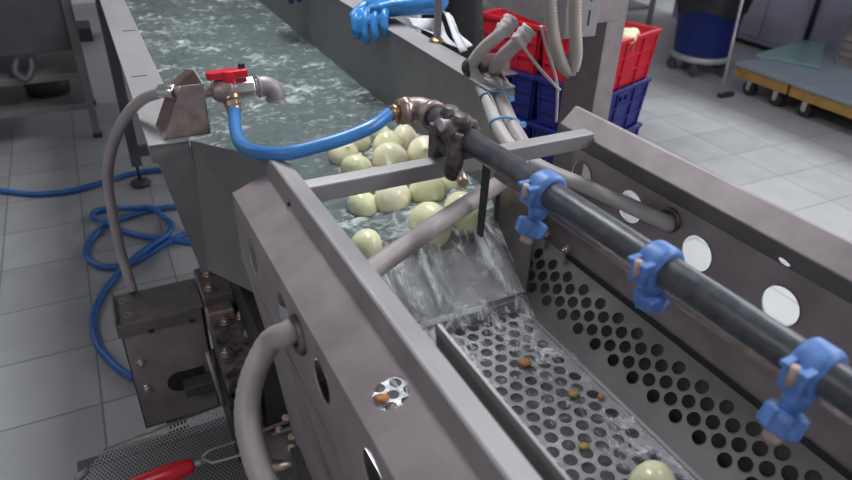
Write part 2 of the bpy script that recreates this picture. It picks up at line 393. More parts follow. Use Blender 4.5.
bm = nb()
for i, (a, b) in enumerate((((.15, 1.235, .86), (.785, 1.235, .86)), ((.30, 1.11, .855), (.757, 1.11, .855)), ((.335, .985, .783), (.757, .985, .783)))):
    A = [bm.verts.new(V(a)), bm.verts.new(V(b))]
    if i: bm.faces.new((P[0], P[1], A[1], A[0]))
    P = A
obj('chute_floor', bm, M['steel_wet'], TK, solid=.003)
sheet('chute_side', [(.757, 1.12, 1.03), (.757, .982, .985), (.757, .982, .783), (.757, 1.12, .85)], M['brownsteel'], TK)
sheet('chute_side', [(.335, 1.12, 1.0), (.335, .99, .96), (.335, .99, .783), (.335, 1.12, .85)], M['brownsteel'], TK)
for X in (.079, .846):
    for Y in (3.53, 1.75):
        if X < .1 and Y < 2: continue
        lg = obj('leg', bbox((X-.025, Y-.025, .12), (X+.025, Y+.025, 1.0)), M['steel_dim'], TK, .003)
        bm = nb(); cyl(bm, (X, Y, .03), (X, Y, .13), .009); lathe(bm, [(.045, 0), (.05, .008), (.05, .022), (.02, .04)], (X, Y, 0)); obj('levelling_foot', bm, M['black'], lg)
obj('cross_rail', bbox((.104, 3.51, .17), (.821, 3.55, .22)), M['steel_dim'], TK, .002)
bm = nb()      # gland bracket on the right rim
box(bm, (.84, 1.383, 1.155), (.925, 1.387, 1.200)); box(bm, (.84, 1.345, 1.155), (.925, 1.383, 1.158)); GB = obj('gland_bracket', bm, M['bronze'], TK, .001)
sheet('end_plate', [(.874, 1.30, 1.15), (.874, 1.375, 1.18), (.874, 1.375, .98), (.874, 1.30, .98)], M['steel_light'], TK)

obj('gap_shade_block', bbox((.178, 1.07, .45), (.225, 1.62, .80)), M['black'], TK)  # added black block standing in for the dark gap left of the rail
# folded bracket that carries the fittings
BR = thing('fitting_bracket', 'folded grey steel bracket on the near end of the left tank rim', 'bracket', (.12, 1.28, 1.154))
zb, zt = 1.155, 1.252
def tri(name, y, m):
    bm = nb(); prism(bm, [(.083, zb), (.163, zb), (.168, zb+.035), (.166, zt), (.128, zt)], lambda p, t: V((p[0], t, p[1])), y, y+.003); return obj(name, bm, m, BR, .0008)
tri('front_plate', 1.245, M['bronze']); 
bm = nb(); prism(bm, [(.078, zb), (.163, zb), (.166, zt), (.152, zt+.004), (.118, zt-.02)], lambda p, t: V((p[0], t+.012*(p[1]-zb)/.1, p[1])), 1.325, 1.328); obj('back_plate', bm, M['bronze'], BR, .0008)
bm = nb(); prism(bm, [(1.245, zb), (1.328, zb), (1.345, zt), (1.245, zt)], lambda p, t: V((t, p[0], p[1])), .1655, .1685); obj('web_plate', bm, M['steel'], BR)
obj('base_plate', bbox((.082, 1.245, zb-.0008), (.166, 1.328, zb+.002)), M['steel'], BR)

# ------------------------------------------------------------------ water
def wsurf(Y):
    """left edge, right edge and level of the water at distance Y"""
    def L(a, b, t): return a+(b-a)*max(0, min(1, t))
    l = L(.140, .30, (1.235-Y)/.125) if Y > 1.11 else L(.30, .337, (1.11-Y)/.125)
    r = L(.786, .755, (1.235-Y)/.125)
    t = max(0, min(1, (1.18-Y)/.195)); z = .922 - .032*(t*2 if t < .5 else 1) - .10*max(0, (t-.25)/.75)**1.2 - max(0, .982-Y)*1.25
    return l, r, z
def water(name, ys, nx, amp, m, dz=0):
    bm = nb(); prev = None
    for Y in ys:
        l, r, z = wsurf(Y); row = []
        for i in range(nx+1):
            x = l+(r-l)*i/nx
            ed = min(1, min(i, nx-i)/9+.15); h = amp*ed*(noise.fractal(V((x*11, Y*16, 1.3)), .8, 2.1, 5) + .5*noise.noise(V((x*40, Y*55, 4))))
            row.append(bm.verts.new((x, Y, z+dz+h)))
        if prev:
            for i in range(nx):
                f = bm.faces.new((prev[i], prev[i+1], row[i+1], row[i])); f.smooth = True
        prev = row
    return obj(name, bm, m, None, smooth=True, keep=True)
ys = []; y = 5.15
while y > 1.13: ys.append(y); y -= .0065*max(1, y/1.6)
tag(water('wash_water', ys+[1.13], 110, .011, M['water']), 'churning grey-green wash water with white foam in the steel tank', 'water', None, 'stuff')
ys2 = [1.13-(1.13-.958)*k/54 for k in range(55)]
o = tag(water('overflow_water', ys2, 90, .0045, M['flow'], .002), 'thin clear sheet of water running down the steel outlet chute', 'water', None, 'stuff')

# ------------------------------------------------------------------ drainage channel
DC = thing('drainage_channel', 'open stainless steel drainage channel with round-holed floor and side rails', 'channel', (.54, 1.0, 0))
Yn, Yf = -.35, 1.0; YfL = 1.0
LAP, RAP, TOP = .218, .838, 1.2
# left rail
bm = nb()
e = lambda p, t: V((p[0], t, p[1]))
prism(bm, [(LAP-.001, TOP-.001), (LAP+.003, TOP+.001), (LAP+.033, TOP-.0115), (LAP+.033, TOP-.026), (LAP+.031, TOP-.026), (LAP+.031, TOP-.014), (LAP+.003, TOP-.0025)], e, Yn, YfL)
LR = obj('left_rail', bm, M['steel_light'], DC, .0012)
bm = nb()
# riser, shelf with one hole, outer face with large holes, lower skirt
def shelf(u, v, w):   # u = Y, v = 0..1 outward from the riser
    x = LAP-.004-(LAP-.004-.154)*v; z = TOP-.025-.025*v
    return V((x, u, z+w))
prism(bm, [(LAP, TOP-.001), (LAP+.002, TOP-.001), (LAP-.003, TOP-.026), (LAP-.006, TOP-.025)], e, Yn, YfL)
def shelf_m(u, v, w): return shelf(u, v/.065, w)
plate_holes(bm, Yn, YfL, 0, .065, [(.459, .026, .0200)], shelf_m, .002)
def face(u, v, w): return V((.154-w, u, v))
holes = [(.10, 1.095, .029), (.265, 1.095, .029), (.425, 1.095, .029), (.58, 1.095, .029), (.735, 1.09, .029), (.90, 1.085, .029)]
plate_holes(bm, Yn, YfL, 1.02, 1.150, holes, face, .002)
prism(bm, [(.1528, 1.021), (.1552, 1.021), (.172, .90), (.1696, .90)], e, Yn, .965)
prism(bm, [(.1696, .90), (.172, .90), (.2, .62), (.198, .62)], e, Yn, .95)
LP = obj('outer_panel', bm, M['steel'], DC)
bm = nb(); prism(bm, [(.1535, 1.149), (.155, 1.1505), (.214, 1.1755), (.214, 1.15), (.162, 1.03), (.154, 1.03)], lambda p, t: V((p[0], t, p[1])), YfL-.002, YfL+.001); obj('end_cap', bm, M['steel'], DC)
# right rail
bm = nb()
m_ = lambda p, t: V((p[0], t, p[1]))
prism(bm, [(RAP-.034, TOP-.030), (RAP-.003, TOP+.001), (RAP+.003, TOP+.0012), (RAP+.006, TOP-.002), (RAP+.004, TOP-.012), (RAP+.030, TOP-.022), (RAP+.030, TOP-.05), (RAP+.027, TOP-.05),
           (RAP+.027, TOP-.024), (RAP+.0015, TOP-.014), (RAP+.002, TOP-.0025), (RAP-.003, TOP-.0025), (RAP-.034, TOP-.033)], m_, Yn, Yf)
obj('right_rail', bm, M['steel'], DC, .0015)
bm = nb()
a0, a1 = V((RAP-.034, 0, TOP-.031)), V((.85, 0, 1.112)); ln = (a1-a0).length
def und(u, v, w):
    p = a0.lerp(a1, v/ln); return V((p.x+w, u, p.z))
plate_holes(bm, Yn, Yf, 0, ln, [(.185, ln*.8, .010), (.497, ln*.8, .010)], und, -.002)
obj('undercut_strip', bm, M['steel_dark'], DC)  # darker steel than the rail: shade of the downward-facing strip put into its colour
bm = nb()
def rface(u, v, w): return V((.85-w, u, v))
plate_holes(bm, Yn, Yf, .985, 1.112, [(-.18, 1.048, .032), (-.015, 1.048, .032), (.15, 1.048, .032), (.317, 1.048, .032), (.484, 1.050, .032), (.651, 1.050, .032), (.818, 1.060, .032), (.965, 1.062, .030)], rface, -.003)
quad(bm, V((.85, Yn, .86)), V((.85, 1.14, .86)), V((.85, 1.14, .985)), V((.85, Yn, .985)))
obj('inner_plate', bm, M['steel'], DC)
bm = nb(); box(bm, (.8505, Yn, .60), (.853, .985, .984)); box(bm, (.20, .978, .60), (.750, .981, .776)); box(bm, (.750, 1.128, .60), (.853, 1.131, .985)); box(bm, (.8505, .98, .60), (.853, 1.13, .984)); box(bm, (.20, Yn, .60), (.853, Yn+.003, .9)); obj('outer_skin', bm, M['steel_dark'], DC)
# perforated sheets
def perf(name, u0, nu, pu, v1, v0, pv, r, fn, m, margin0=0, margin1=0):
    bm = nb(); j = 0; v = v1
    while v - pv > v0:
        off = pu/2 if j % 2 else 0
        a = u0+off
        if off: quad(bm, fn(u0, v-pv, 0), fn(a, v-pv, 0), fn(a, v, 0), fn(u0, v, 0))
        n = nu-(1 if j % 2 else 0)
        for i in range(n): holecell(bm, a+i*pu, a+(i+1)*pu, v-pv, v, a+(i+.5)*pu, v-pv/2, r, fn, 16, .002)
        if off: quad(bm, fn(a+n*pu, v-pv, 0), fn(a+n*pu+pu/2, v-pv, 0), fn(a+n*pu+pu/2, v, 0), fn(a+n*pu, v, 0))
        v -= pv; j += 1
    ue = u0+nu*pu
    if margin0: quad(bm, fn(u0-margin0, v, 0), fn(u0, v, 0), fn(u0, v1, 0), fn(u0-margin0, v1, 0))
    if margin1: quad(bm, fn(ue, v, 0), fn(ue+margin1, v, 0), fn(ue+margin1, v1, 0), fn(ue, v1, 0))
    return obj(name, bm, m, DC)
PU, PV = .0342, .0272
fl = lambda u, v, w_: V((u, v, .75+w_))
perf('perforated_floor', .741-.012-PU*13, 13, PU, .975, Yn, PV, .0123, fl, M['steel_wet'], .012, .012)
q = 2**-.5
sd = lambda u, v, w_: V((.741+u*q+w_*q, v, .752+u*q-w_*q))
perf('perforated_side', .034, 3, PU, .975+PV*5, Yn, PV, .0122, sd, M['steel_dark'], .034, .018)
sdl = lambda u, v, w_: V((.273-u*q*.4, v, .752+u*q*1.3))
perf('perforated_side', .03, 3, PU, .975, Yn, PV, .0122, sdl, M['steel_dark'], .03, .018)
obj('belt_mesh', bbox((.26, Yn, .728), (.75, .97, .7285)), M['beltmesh'], DC)
obj('drip_pan', bbox((.22, Yn, .60), (.86, .98, .604)), M['steel_dark'], DC)
bm = nb(); prism(bm, [(.741, .748), (.747, .75), (.742, .757), (.737, .753)], e, Yn, .975); obj('seam_strip', bm, M['steel_light'], DC)
bm = nb(); prism(bm, [(.846, .858), (.85, .858), (.85, .87), (.846, .872)], e, Yn, .975); obj('seal_strip', bm, M['black'], DC)
bm = nb(); prism(bm, [(.279, 1.172), (.283, 1.172), (.283, 1.14), (.279, 1.14)], e, Yn, .53); obj('inner_lip', bm, M['steel_light'], DC)
# square cross bar
bm = nb(); box(bm, (LAP+.028, .902, TOP-.046), (RAP-.030, .932, TOP-.016)); obj('cross_bar', bm, M['steel_light'], DC, .003)
for px in ((547, 235), (566, 250)):
    p = onx(*px, .845); bm = nb(); hexbolt(bm, (.848, p.y, p.z), (-1, 0, 0), .008, .008); obj('bolt', bm, M['rusty'], DC)
bm = nb(); ring(bm, onx(669, 223, .846), (1, 0, 0), .0185, .0045); obj('hose_grommet', bm, M['blackmetal'], DC)
bm = nb(); ring(bm, (.1525, .662, 1.105), (1, 0, 0), .0215, .006); obj('hose_grommet', bm, M['blackmetal'], DC)
bm = nb(); box(bm, (.209, .872, 1.176), (.214, .880, 1.181)); obj('edge_clip', bm, M['black'], DC)
# legs of the channel
for X, Y in ((.2, .9), (.874, .9)):
    obj('leg', bbox((X-.02, Y-.02, 0), (X+.02, Y+.02, .86 if X > .5 else .63)), M['steel_dim'], DC)
DC.rotation_euler = (-.016, 0, .015); DC.location.y -= .019

# splash of water on the perforated floor (same slope as the channel)
bm = nb(); rows = []
for j in range(110):
    Yy = .978-.0085*j; row = []
    for i in range(56):
        x = .30+(.745-.30)*i/55; amt = max(.15, 1-max(0, j-6)/60)
        h = .009*amt*abs(noise.fractal(V((x*26, Yy*20, 7)), .7, 2, 4)) + .003
        if j < 8: h += (.785-.755)*(1-j/8)**1.6
        row.append(bm.verts.new((x+.016*(1-Yy), Yy, .752+.01*(1-Yy)+h-.002)))
    rows.append(row)
for A, B in zip(rows, rows[1:]):
    for i in range(55): bm.faces.new((A[i], A[i+1], B[i+1], B[i]))
tag(obj('splash_water', bm, M['splash'], None, smooth=True, keep=True), 'clear shallow water splashing over the perforated channel floor', 'water', None, 'stuff')
def scrap(px, label, col, r=.009):
    p = onz(*px, .762); bm = nb(); bmesh.ops.create_icosphere(bm, subdivisions=2, radius=r)
    for v in bm.verts: v.co = V((v.co.x*1.3, v.co.y, v.co.z*.45))*(1+.3*noise.noise(v.co*200+V((px[0], 0, 0)))) + p
    tag(obj('onion_skin_scrap', bm, col, None, smooth=True), label, 'onion skin', 'scraps on the perforated floor')
M['scrap'] = mat('orange_onion_skin', (.50, .20, .07), .5, 0, .3, 60); M['scrap2'] = mat('ochre_onion_skin', (.45, .29, .08), .5, 0, .3, 60)
scrap((525, 363), 'orange onion scrap on the wet holed floor nearest the chute', M['scrap'], .011)
scrap((574, 394), 'ochre onion scrap in the middle of the wet holed floor', M['scrap2'], .009)
scrap((584, 446), 'small ochre onion scrap lowest on the wet holed floor', M['scrap2'], .008)
scrap((601, 396), 'faint orange onion scrap by the holed side sheet', M['scrap'], .006)
scrap((382, 398), 'orange onion scrap seen through the round shelf hole', M['scrap'], .012)

# ------------------------------------------------------------------ spray pipe
def pipe_at(Y): t = (1.03-Y)/.88; return V((.503+.050*t, Y, 1.236))
PP = thing('spray_pipe', 'dark grey spray pipe running above the drainage channel', 'pipe', pipe_at(.6))
bm = nb(); tube(bm, [pipe_at(.995), pipe_at(.5), pipe_at(-.1)], .0195, 28); obj('tube', bm, M['pipe'], PP)
bm = nb(); off = V((.012, 0, -.038)); tube(bm, [pipe_at(.80)+off, pipe_at(.3)+off, pipe_at(-.1)+off], .0042, 10); obj('thin_rod', bm, M['bronze'], PP)
# saddle clamp holding the pipe on the cross bar
c = pipe_at(.90); d = (pipe_at(.5)-pipe_at(1)).normalized()
bm = nb()
lathe(bm, [(.0215, -.03), (.030, -.028), (.033, -.015), (.027, -.010), (.027, .010), (.033, .015), (.030, .028), (.0215, .03)], c, d, 28, False)
for s in (-1, 1): lathe(bm, [(.006, -.012), (.016, -.010), (.017, .004), (.012, .012), (.004, .013)], c+V((-.004, s*.020, .026)), (0, 0, 1), 14)
box(bm, (c.x-.024, c.y-.030, c.z-.038), (c.x+.020, c.y+.030, c.z-.016)); lathe(bm, [(.010, -.03), (.014, -.02), (.015, .0), (.012, .03), (.008, .05)], (c.x-.022, c.y-.036, c.z-.035), (.15, 0, 1), 14)
box(bm, (c.x-.030, c.y+.02, c.z-.09), (c.x-.012, c.y+.045, c.z+.005))
for v in bm.verts: v.co += V((noise.noise(v.co*70), noise.noise(v.co*70+V((9, 0, 0))), 0))*.003
sc = obj('saddle_clamp', bm, M['blackmetal'], PP, .003, smooth=True)
bm = nb(); cyl(bm, c+V((-.034, -.008, .02)), c+V((-.020, -.006, .018)), .009, 18); ring(bm, c+V((-.034, -.008, .02)), (-1, .1, .1), .008, .003); obj('clamp_screw', bm, M['tape'], sc)
bm = nb(); cyl(bm, c+V((-.018, -.062, -.062)), c+V((-.012, -.03, -.055)), .009, 16); obj('clamp_screw', bm, M['rusty'], sc)
bm = nb(); prism(bm, [(c.x+.026, 1.21), (c.x+.034, 1.21), (c.x+.030, 1.06), (c.x+.025, 1.06)], lambda p, t: V((p[0], t, p[1])), c.y-.060, c.y-.045); obj('hanger_strap', bm, M['black'], PP)
# blue nozzle clips
def nozzle(px, tip, tz, label):
    c = min((pipe_at(.1+.001*k) for k in range(900)), key=lambda p: abs((p-EYE).dot(ray(*px).normalized().cross(UP).normalized())))
    tp = onz(*tip, tz); d = (pipe_at(.5)-pipe_at(.6)).normalized(); n = (tp-c); n = (n-d*n.dot(d)*.0).normalized()
    N = thing('spray_nozzle', label, 'nozzle', c, 'blue spray nozzles clipped on the pipe')
    bm = nb(); lathe(bm, [(.0198, -.016), (.0245, -.016), (.028, -.012), (.028, .011), (.0245, .016), (.0198, .016)], c, d, 30, False)
    side = d.cross(V((0, 0, 1))).normalized()
    if side.x > 0: side = -side
    mt = Matrix.Translation(c+side*.027+V((0, 0, .003))) @ Matrix(((side.x, d.x, 0, 0), (side.y, d.y, 0, 0), (side.z, d.z, 1, 0), (0, 0, 0, 1)))
    box(bm, (-.008, -.012, -.016), (.009, .012, .010), mt)
    box(bm, (-.005, -.014, .008), (.013, -.006, .014), mt); box(bm, (-.005, .006, .008), (.013, .014, .014), mt)
    obj('clip_ring', bm, M['nozzle'], N, .0015)
    bm = nb(); k = c+side*.036; cyl(bm, k+V((0, 0, -.004)), k+V((0, 0, .018)), .0042, 12); obj('clip_pin', bm, M['tip'], N)
    L = (tp-c).length
    bm = nb(); lathe(bm, [(.014, .020), (.0125, L*.46), (.010, L*.5), (.010, L*.56)], c, n, 20)
    lathe(bm, [(.019, L*.56), (.021, L*.60), (.021, L*.82), (.016, L*.86)], c, n, 8)
    for a in range(8):
        aa = a*PI/4; u = n.orthogonal().normalized(); w_ = n.cross(u); q = c+n*(L*.70)+(u*math.cos(aa)+w_*math.sin(aa))*.0195
        cyl(bm, q-n*(L*.12), q+n*(L*.12), .0028, 8)
    obj('nozzle_body', bm, M['nozzle'], N, .001)
    bm = nb(); lathe(bm, [(.0095, L*.85), (.0095, L*.97), (.006, L)], c, n, 18); obj('nozzle_tip', bm, M['tip'], N)
nozzle((546, 190), (525, 243), 1.165, 'sharp blue clip-on nozzle on the pipe, nearest the cross bar')
nozzle((659, 264), (648, 309), 1.165, 'blue clip-on nozzle in the middle of the dark pipe')
nozzle((815, 372), (770, 441), 1.160, 'large blurred blue clip-on nozzle nearest the camera')

# elbow on the pipe end and brass tail of the blue hose
EL = thing('pipe_elbow', 'stained steel elbow joining the blue hose to the dark pipe', 'pipe fitting', pipe_at(1.0))
pe = pipe_at(.995)
bm = nb(); pts = catmull([pe+V((.001, -.012, 0)), pe+V((-.001, .008, 0)), pe+V((-.009, .022, 0)), pe+V((-.024, .026, 0)), pe+V((-.034, .026, 0))], 6)
tube(bm, pts, .0225, 24); lathe(bm, [(.022, -.008), (.0265, -.008), (.0265, .006), (.022, .006)], pts[0], pts[1]-pts[0], 24); obj('elbow_body', bm, M['bronze'], EL)
a = pts[-1]; dd = V((-1, -.06, .0)).normalized()
bm = nb(); lathe(bm, [(.021, -.006), (.0255, -.006), (.0255, .006), (.0225, .006), (.0225, .014), (.0175, .010), (.0175, .014)], a, dd, 8); obj('hex_collar', bm, M['rusty'], EL)
bm = nb(); lathe(bm, [(.014, .012), (.014, .028), (.0132, .028), (.0132, .032)], a, dd, 24); obj('tail_sleeve', bm, M['brass'], EL)
hose_end = a+dd*.030
# ball valve assembly
yv, zv = 1.262, 1.226
VA = thing('ball_valve', 'small steel ball valve with red lever and down-turned outlet elbow', 'valve', (.22, yv, zv-.02))
X = lambda px, py: onz(px, py, zv).x
P_ = lambda px, py, z=zv: onz(px, py, z)
vc = P_(229, 90)
yv = vc.y
bm = nb(); lathe(bm, [(.009, 0), (.009, .030), (.015, .031), (.021, .040), (.024, .050), (.024, .064), (.019, .072)], (vc.x-.062, yv, zv), (1, 0, 0), 20); obj('valve_body', bm, M['bronze'], VA, .001)
bm = nb(); lathe(bm, [(.0165, 0), (.0205, .003), (.0205, .038), (.0175, .042)], (vc.x+.008, yv, zv), (1, 0, 0), 8)
lathe(bm, [(.0175, .042), (.0175, .050)], (vc.x+.008, yv, zv), (1, 0, 0), 20); obj('coupling', bm, M['chrome'], VA, .001)
x0 = vc.x+.054
bm = nb(); pts = catmull([(x0, yv, zv), (x0+.014, yv, zv), (x0+.028, yv-.002, zv-.006), (x0+.033, yv-.004, zv-.018), (x0+.033, yv-.005, zv-.028)], 6)
tube(bm, pts, .0185, 22, False); ring(bm, pts[0]+V((.002, 0, 0)), (1, 0, 0), .019, .003); ring(bm, pts[-1], (0, 0, 1), .0178, .0022); obj('outlet_elbow', bm, M['steel'], VA)
bm = nb(); cyl(bm, (vc.x+.0, yv, zv+.012), (vc.x+.0, yv, zv+.030), .008); obj('stem', bm, M['brass'], VA)
bm = nb(); z1 = zv+.030
for s in (-1, 1):
    prism(bm, [(0, -.012), (.030*s, -.010), (.038*s, -.007), (.038*s, .009), (.030*s, .012), (0, .012)], lambda p, t: V((vc.x+p[0], yv+p[1], t)), z1-.006, z1+.008)
cyl(bm, (vc.x, yv, z1-.018), (vc.x, yv, z1+.009), .0155, 20); lv = obj('red_lever', bm, M['red'], VA, .002)
bm = nb(); box(bm, (vc.x+.024, yv+.004, z1+.006), (vc.x+.036, yv+.014, z1+.016)); obj('lever_stop', bm, M['black'], lv, .001)
bt = P_(233, 106, 1.200)
bm = nb(); d0 = (bt-V((vc.x, yv, zv))).normalized()
lathe(bm, [(.016, .004), (.019, .012), (.019, .02), (.015, .022)], (vc.x, yv, zv), d0, 20); obj('branch_body', bm, M['brass'], VA, .001)
bm = nb(); lathe(bm, [(.0165, .022), (.0165, .032), (.0145, .034)], (vc.x, yv, zv), d0, 6); lathe(bm, [(.014, .034), (.014, .044)], (vc.x, yv, zv), d0, 20); nut = obj('hose_nut', bm, M['rusty'], VA, .0008)
hs = V((vc.x, yv, zv))+d0*.040
bm = nb(); pts = catmull([hs, onz(235, 126, 1.188), onz(241, 144, 1.190), onz(258, 152.5, 1.200), onz(285, 153.5, 1.207), onz(315, 147, 1.213), onz(345, 138, 1.220), onz(373, 126, 1.230), hose_end], 8)
tube(bm, pts, .0118, 16); tag(obj('blue_hose', bm, M['bluehose'], None), 'short bright blue hose looping from the ball valve to the pipe elbow', 'hose')
# braided hose rising from the box to the bracket
bh = thing('braided_hose', 'braided steel hose arching from the left box up to the rim bracket', 'hose', (0, 1.35, .70))
fer = V((vc.x-.062, yv, zv))
a = onz(180, 92, zv); a.y = yv; a.x = .146
bx = onz(133, 291, .705)
pts = catmull([bx, onz(122, 255, .79), onz(113, 215, .90), onz(108, 180, .99), onz(112, 148, 1.08), onz(125, 118, 1.155), onz(143, 99, 1.195), onz(166, 91, 1.222)], 10)
pts = resample(pts, .0035)
bm = nb(); tube(bm, pts, lambda i: .0108+(.0006 if i % 2 else 0), 16); obj('braid', bm, M['hosegrey'], bh)
e0 = pts[-1]; e1 = V((fer.x, yv, zv))
bm = nb(); dv = (e1-e0).normalized(); lathe(bm, [(.0125, -.012), (.0132, -.010), (.0132, .022), (.011, .024)], e0, dv, 22); obj('ferrule', bm, M['chrome'], bh)
bm = nb(); cyl(bm, e0+dv*.022, e1+dv*.004, .0085, 16); lathe(bm, [(.013, .03), (.013, .042)], e0, dv, 6); obj('hose_tail', bm, M['bronze'], bh)

# ------------------------------------------------------------------ control box, post, conduits
PO = thing('steel_post', 'tall square steel post rising beside the right channel rail', 'post', (1.14, 1.32, 0))
bm = nb(); box(bm, (1.1, 1.255, .01), (1.158, 1.385, 2.2)); obj('column', bm, M['steel'], PO, .003)
obj('foot_plate', bbox((1.07, 1.22, 0), (1.19, 1.42, .01)), M['steel_dark'], PO)
CB = thing('control_box', 'grey steel control box fixed to the post above the conduits', 'control box', (1.0, 1.33, 1.3))
obj('enclosure', bbox((.90, 1.205, 1.30), (1.10, 1.66, 1.72)), M['steel'], CB, .004)
du = obj('slotted_duct', bbox((.905, 1.165, 1.285), (.995, 1.204, 1.72)), M['steel_light'], CB, .002)
for k in range(8):
    for dx in (.015, .062): obj('slot', bbox((.905+dx, 1.1645, 1.31+k*.05), (.905+dx+.005, 1.1655, 1.342+k*.05)), M['black'], du)
def ribbed(name, pts, r, m, parent=None, step=.0045, amp=.0012, n=10):
    p = resample(catmull(pts, n), step); bm = nb(); tube(bm, p, lambda i: r+(amp if i % 2 else -amp), 16); return obj(name, bm, m, parent)
glA, glB = onz(472, 67, 1.165), onz(493.5, 74, 1.165)
# the conduits
glA = V((.868, 1.385, 1.175)); glA = ony(472, 67, 1.385); glB = ony(494, 75, 1.385)
a_top, b_top = onz(511, 21, 1.297), onz(529, 30, 1.297)
cA = thing('grey_conduit', 'grey conduit from the control box, left of the tied pair, ending in the right rail', 'conduit', a_top)
ptsA = [a_top, onz(499, 35, 1.27), onz(482, 50, 1.225), glA, onz(480, 84, 1.145), onz(487, 99, 1.13), onz(497, 125, 1.11), onz(514, 150, 1.09), onz(545, 169, 1.085), onz(590, 188, 1.085), onz(630, 206, 1.08), onx(660, 220, .83), onx(671, 224, .853), V((.90, .72, 1.07))]
o1 = ribbed('corrugated_tube', ptsA, .0145, M['conduit'], cA, .005, .0005)
cB = thing('grey_conduit', 'grey conduit right of the tied pair, bending under the cross bar to the left rail', 'conduit', b_top)
ptsB = [b_top, onz(517, 43, 1.27), onz(502, 58, 1.225), glB, onz(497, 87, 1.145), onz(501, 99, 1.13), onz(512, 125, 1.11), onz(525, 150, 1.09), onz(520, 168, 1.085), onz(500, 183, 1.095), onz(455, 212, 1.11), onz(410, 243, 1.118), onz(372, 270, 1.12), V((.22, .69, 1.117)), V((.149, .662, 1.112)),
        EYE+ray(270, 342)*.872, EYE+ray(253, 376)*.862, EYE+ray(247, 412)*.85, EYE+ray(252, 446)*.835, EYE+ray(266, 486)*.81, EYE+ray(292, 540)*.78, EYE+ray(330, 600)*.76]
o2 = ribbed('corrugated_tube', ptsB, .0162, M['hosegrey'], cB, .006, .0003)
for c_, t0, t1 in ((cA, a_top, ptsA[1]), (cB, b_top, ptsB[1])):
    dd = (t1-t0).normalized(); p = [t0-dd*.004+dd*.005*k for k in range(9)]
    bm = nb(); tube(bm, p, lambda i: .0185+.0025*math.sin(i*2.3), 18)
    for v in bm.verts: v.co += V((noise.noise(v.co*90), 0, noise.noise(v.co*90+V((5, 5, 5)))))*.004
    obj('tape_wrap', bm, M['tape'], c_)
for c_, g, m in ((cA, glA, 'black'), (cB, glB, 'bronze')):
    bm = nb(); ring(bm, g+V((0, -.006, 0)), (0, 1, -.45), .020, .006); lathe(bm, [(.016, -.01), (.022, -.01), (.022, .014), (.016, .014)], g, (0, 1, -.45), 22, False); obj('cable_gland', bm, M[m], c_)
for i, (pa, pb, lab) in enumerate((((487, 99), (501, 99), 'pale blue cable tie round both conduits, upper one'), ((497, 125), (512, 125), 'pale blue cable tie round both conduits, lower one'))):
    zz = (1.13, 1.11)[i]; A, B = onz(*pa, zz), onz(*pb, zz); m = (A+B)/2; u = (B-A).normalized(); ax = V((-.38, -.9, -.12)).normalized(); u = (u-ax*u.dot(ax)).normalized(); w_ = ax.cross(u).normalized(); L = (B-A).length/2
    pts = [m+u*(math.cos(t)*(L+.018))+w_*(math.sin(t)*.0195) for t in [2*PI*k/28 for k in range(29)]]
    bm = nb(); tube(bm, pts, .003, 6); q_ = m+u*(L+.02)
    box(bm, q_+V((-.004, -.006, -.004)), q_+V((.010, .004, .006))); tag(obj('cable_tie', bm, M['tie'], None), lab, 'cable tie', 'cable ties on the conduits')
# ribbed flexible hose loop and thin cables below the box
base = V((.95, 1.15, 1.3))
yq = 1.15
ribbed_pts = [ony(577, -62, yq+.04), ony(576, -50, yq-.005), ony(575, -5, yq-.01), ony(575, 30, yq-.01), ony(576, 55, yq-.01), ony(571, 71, yq), ony(563, 66, yq), ony(556, 48, yq), ony(552, 28, yq), ony(550, 0, yq), ony(548, -50, yq), ony(548, -62, yq+.04)]
tag(ribbed('ribbed_hose', ribbed_pts, .0125, M['cream'], None, .0036, .0022), 'cream ribbed flexible hose hanging in a U below the control box', 'hose')
for i, (pp, lab) in enumerate(((((541, 26), (546, 46), (552, 64), (557, 84), (557, 104), (556, 122)), 'thin grey cable hanging from the control box to the rail end'),
                              (((516, 36), (527, 52), (541, 70), (554, 84), (560, 90)), 'thin grey cable slanting down from the right conduit'))):
    bm = nb(); tube(bm, catmull([ony(x, y, 1.19) for x, y in pp], 6), .0036, 8); tag(obj('cable', bm, M['conduit'], None), lab, 'cable', 'thin cables below the box')
# thin upright rod on the rim
rb = onz(437, 41, 1.155); RD = thing('rim_rod', 'thin upright steel rod standing on the right tank rim', 'rod', rb)
bm = nb(); box(bm, (rb.x-.008, rb.y-.008, rb.z), (rb.x+.008, rb.y+.008, rb.z+.42)); obj('rod_shaft', bm, M['steel'], RD, .001)
bm = nb(); lathe(bm, [(.024, 0), (.022, .004), (.012, .010)], rb, (0, 0, 1), 18); obj('weld_foot', bm, M['brass'], RD)

# ------------------------------------------------------------------ onions
def onion_bm(r=.047):
    bm = nb(); prof = [(.0, -.96), (.10, -.97), (.13, -.93), (.42, -.87), (.72, -.64), (.93, -.32), (1, 0), (.94, .33), (.76, .60), (.50, .78), (.28, .88), (.15, .96), (.09, 1.06), (.05, 1.12)]
    lathe(bm, [(a*r*1.04, b*r*.92) for a, b in prof], (0, 0, 0), (0, 0, 1), 28)
    for v in bm.verts:
        a = math.atan2(v.co.y, v.co.x); k = 1+.010*math.sin(a*3+1); v.co.x *= k; v.co.y *= k
    bm2 = bm; return bm2
me0 = None
def onion(p, s, rot, label, group):
    global me0
    if me0 is None:
        bm = onion_bm(); bmesh.ops.recalc_face_normals(bm, faces=bm.faces); me0 = bpy.data.meshes.new('peeled_onion'); bm.to_mesh(me0); bm.free(); me0.materials.append(M['onion'])
        for q_ in me0.polygons: q_.use_smooth = True
    o = bpy.data.objects.new('peeled_onion', me0); COL.objects.link(o); o.location = p; o.scale = (s, s, s); o.rotation_euler = rot
    return tag(o, label, 'onion', group)
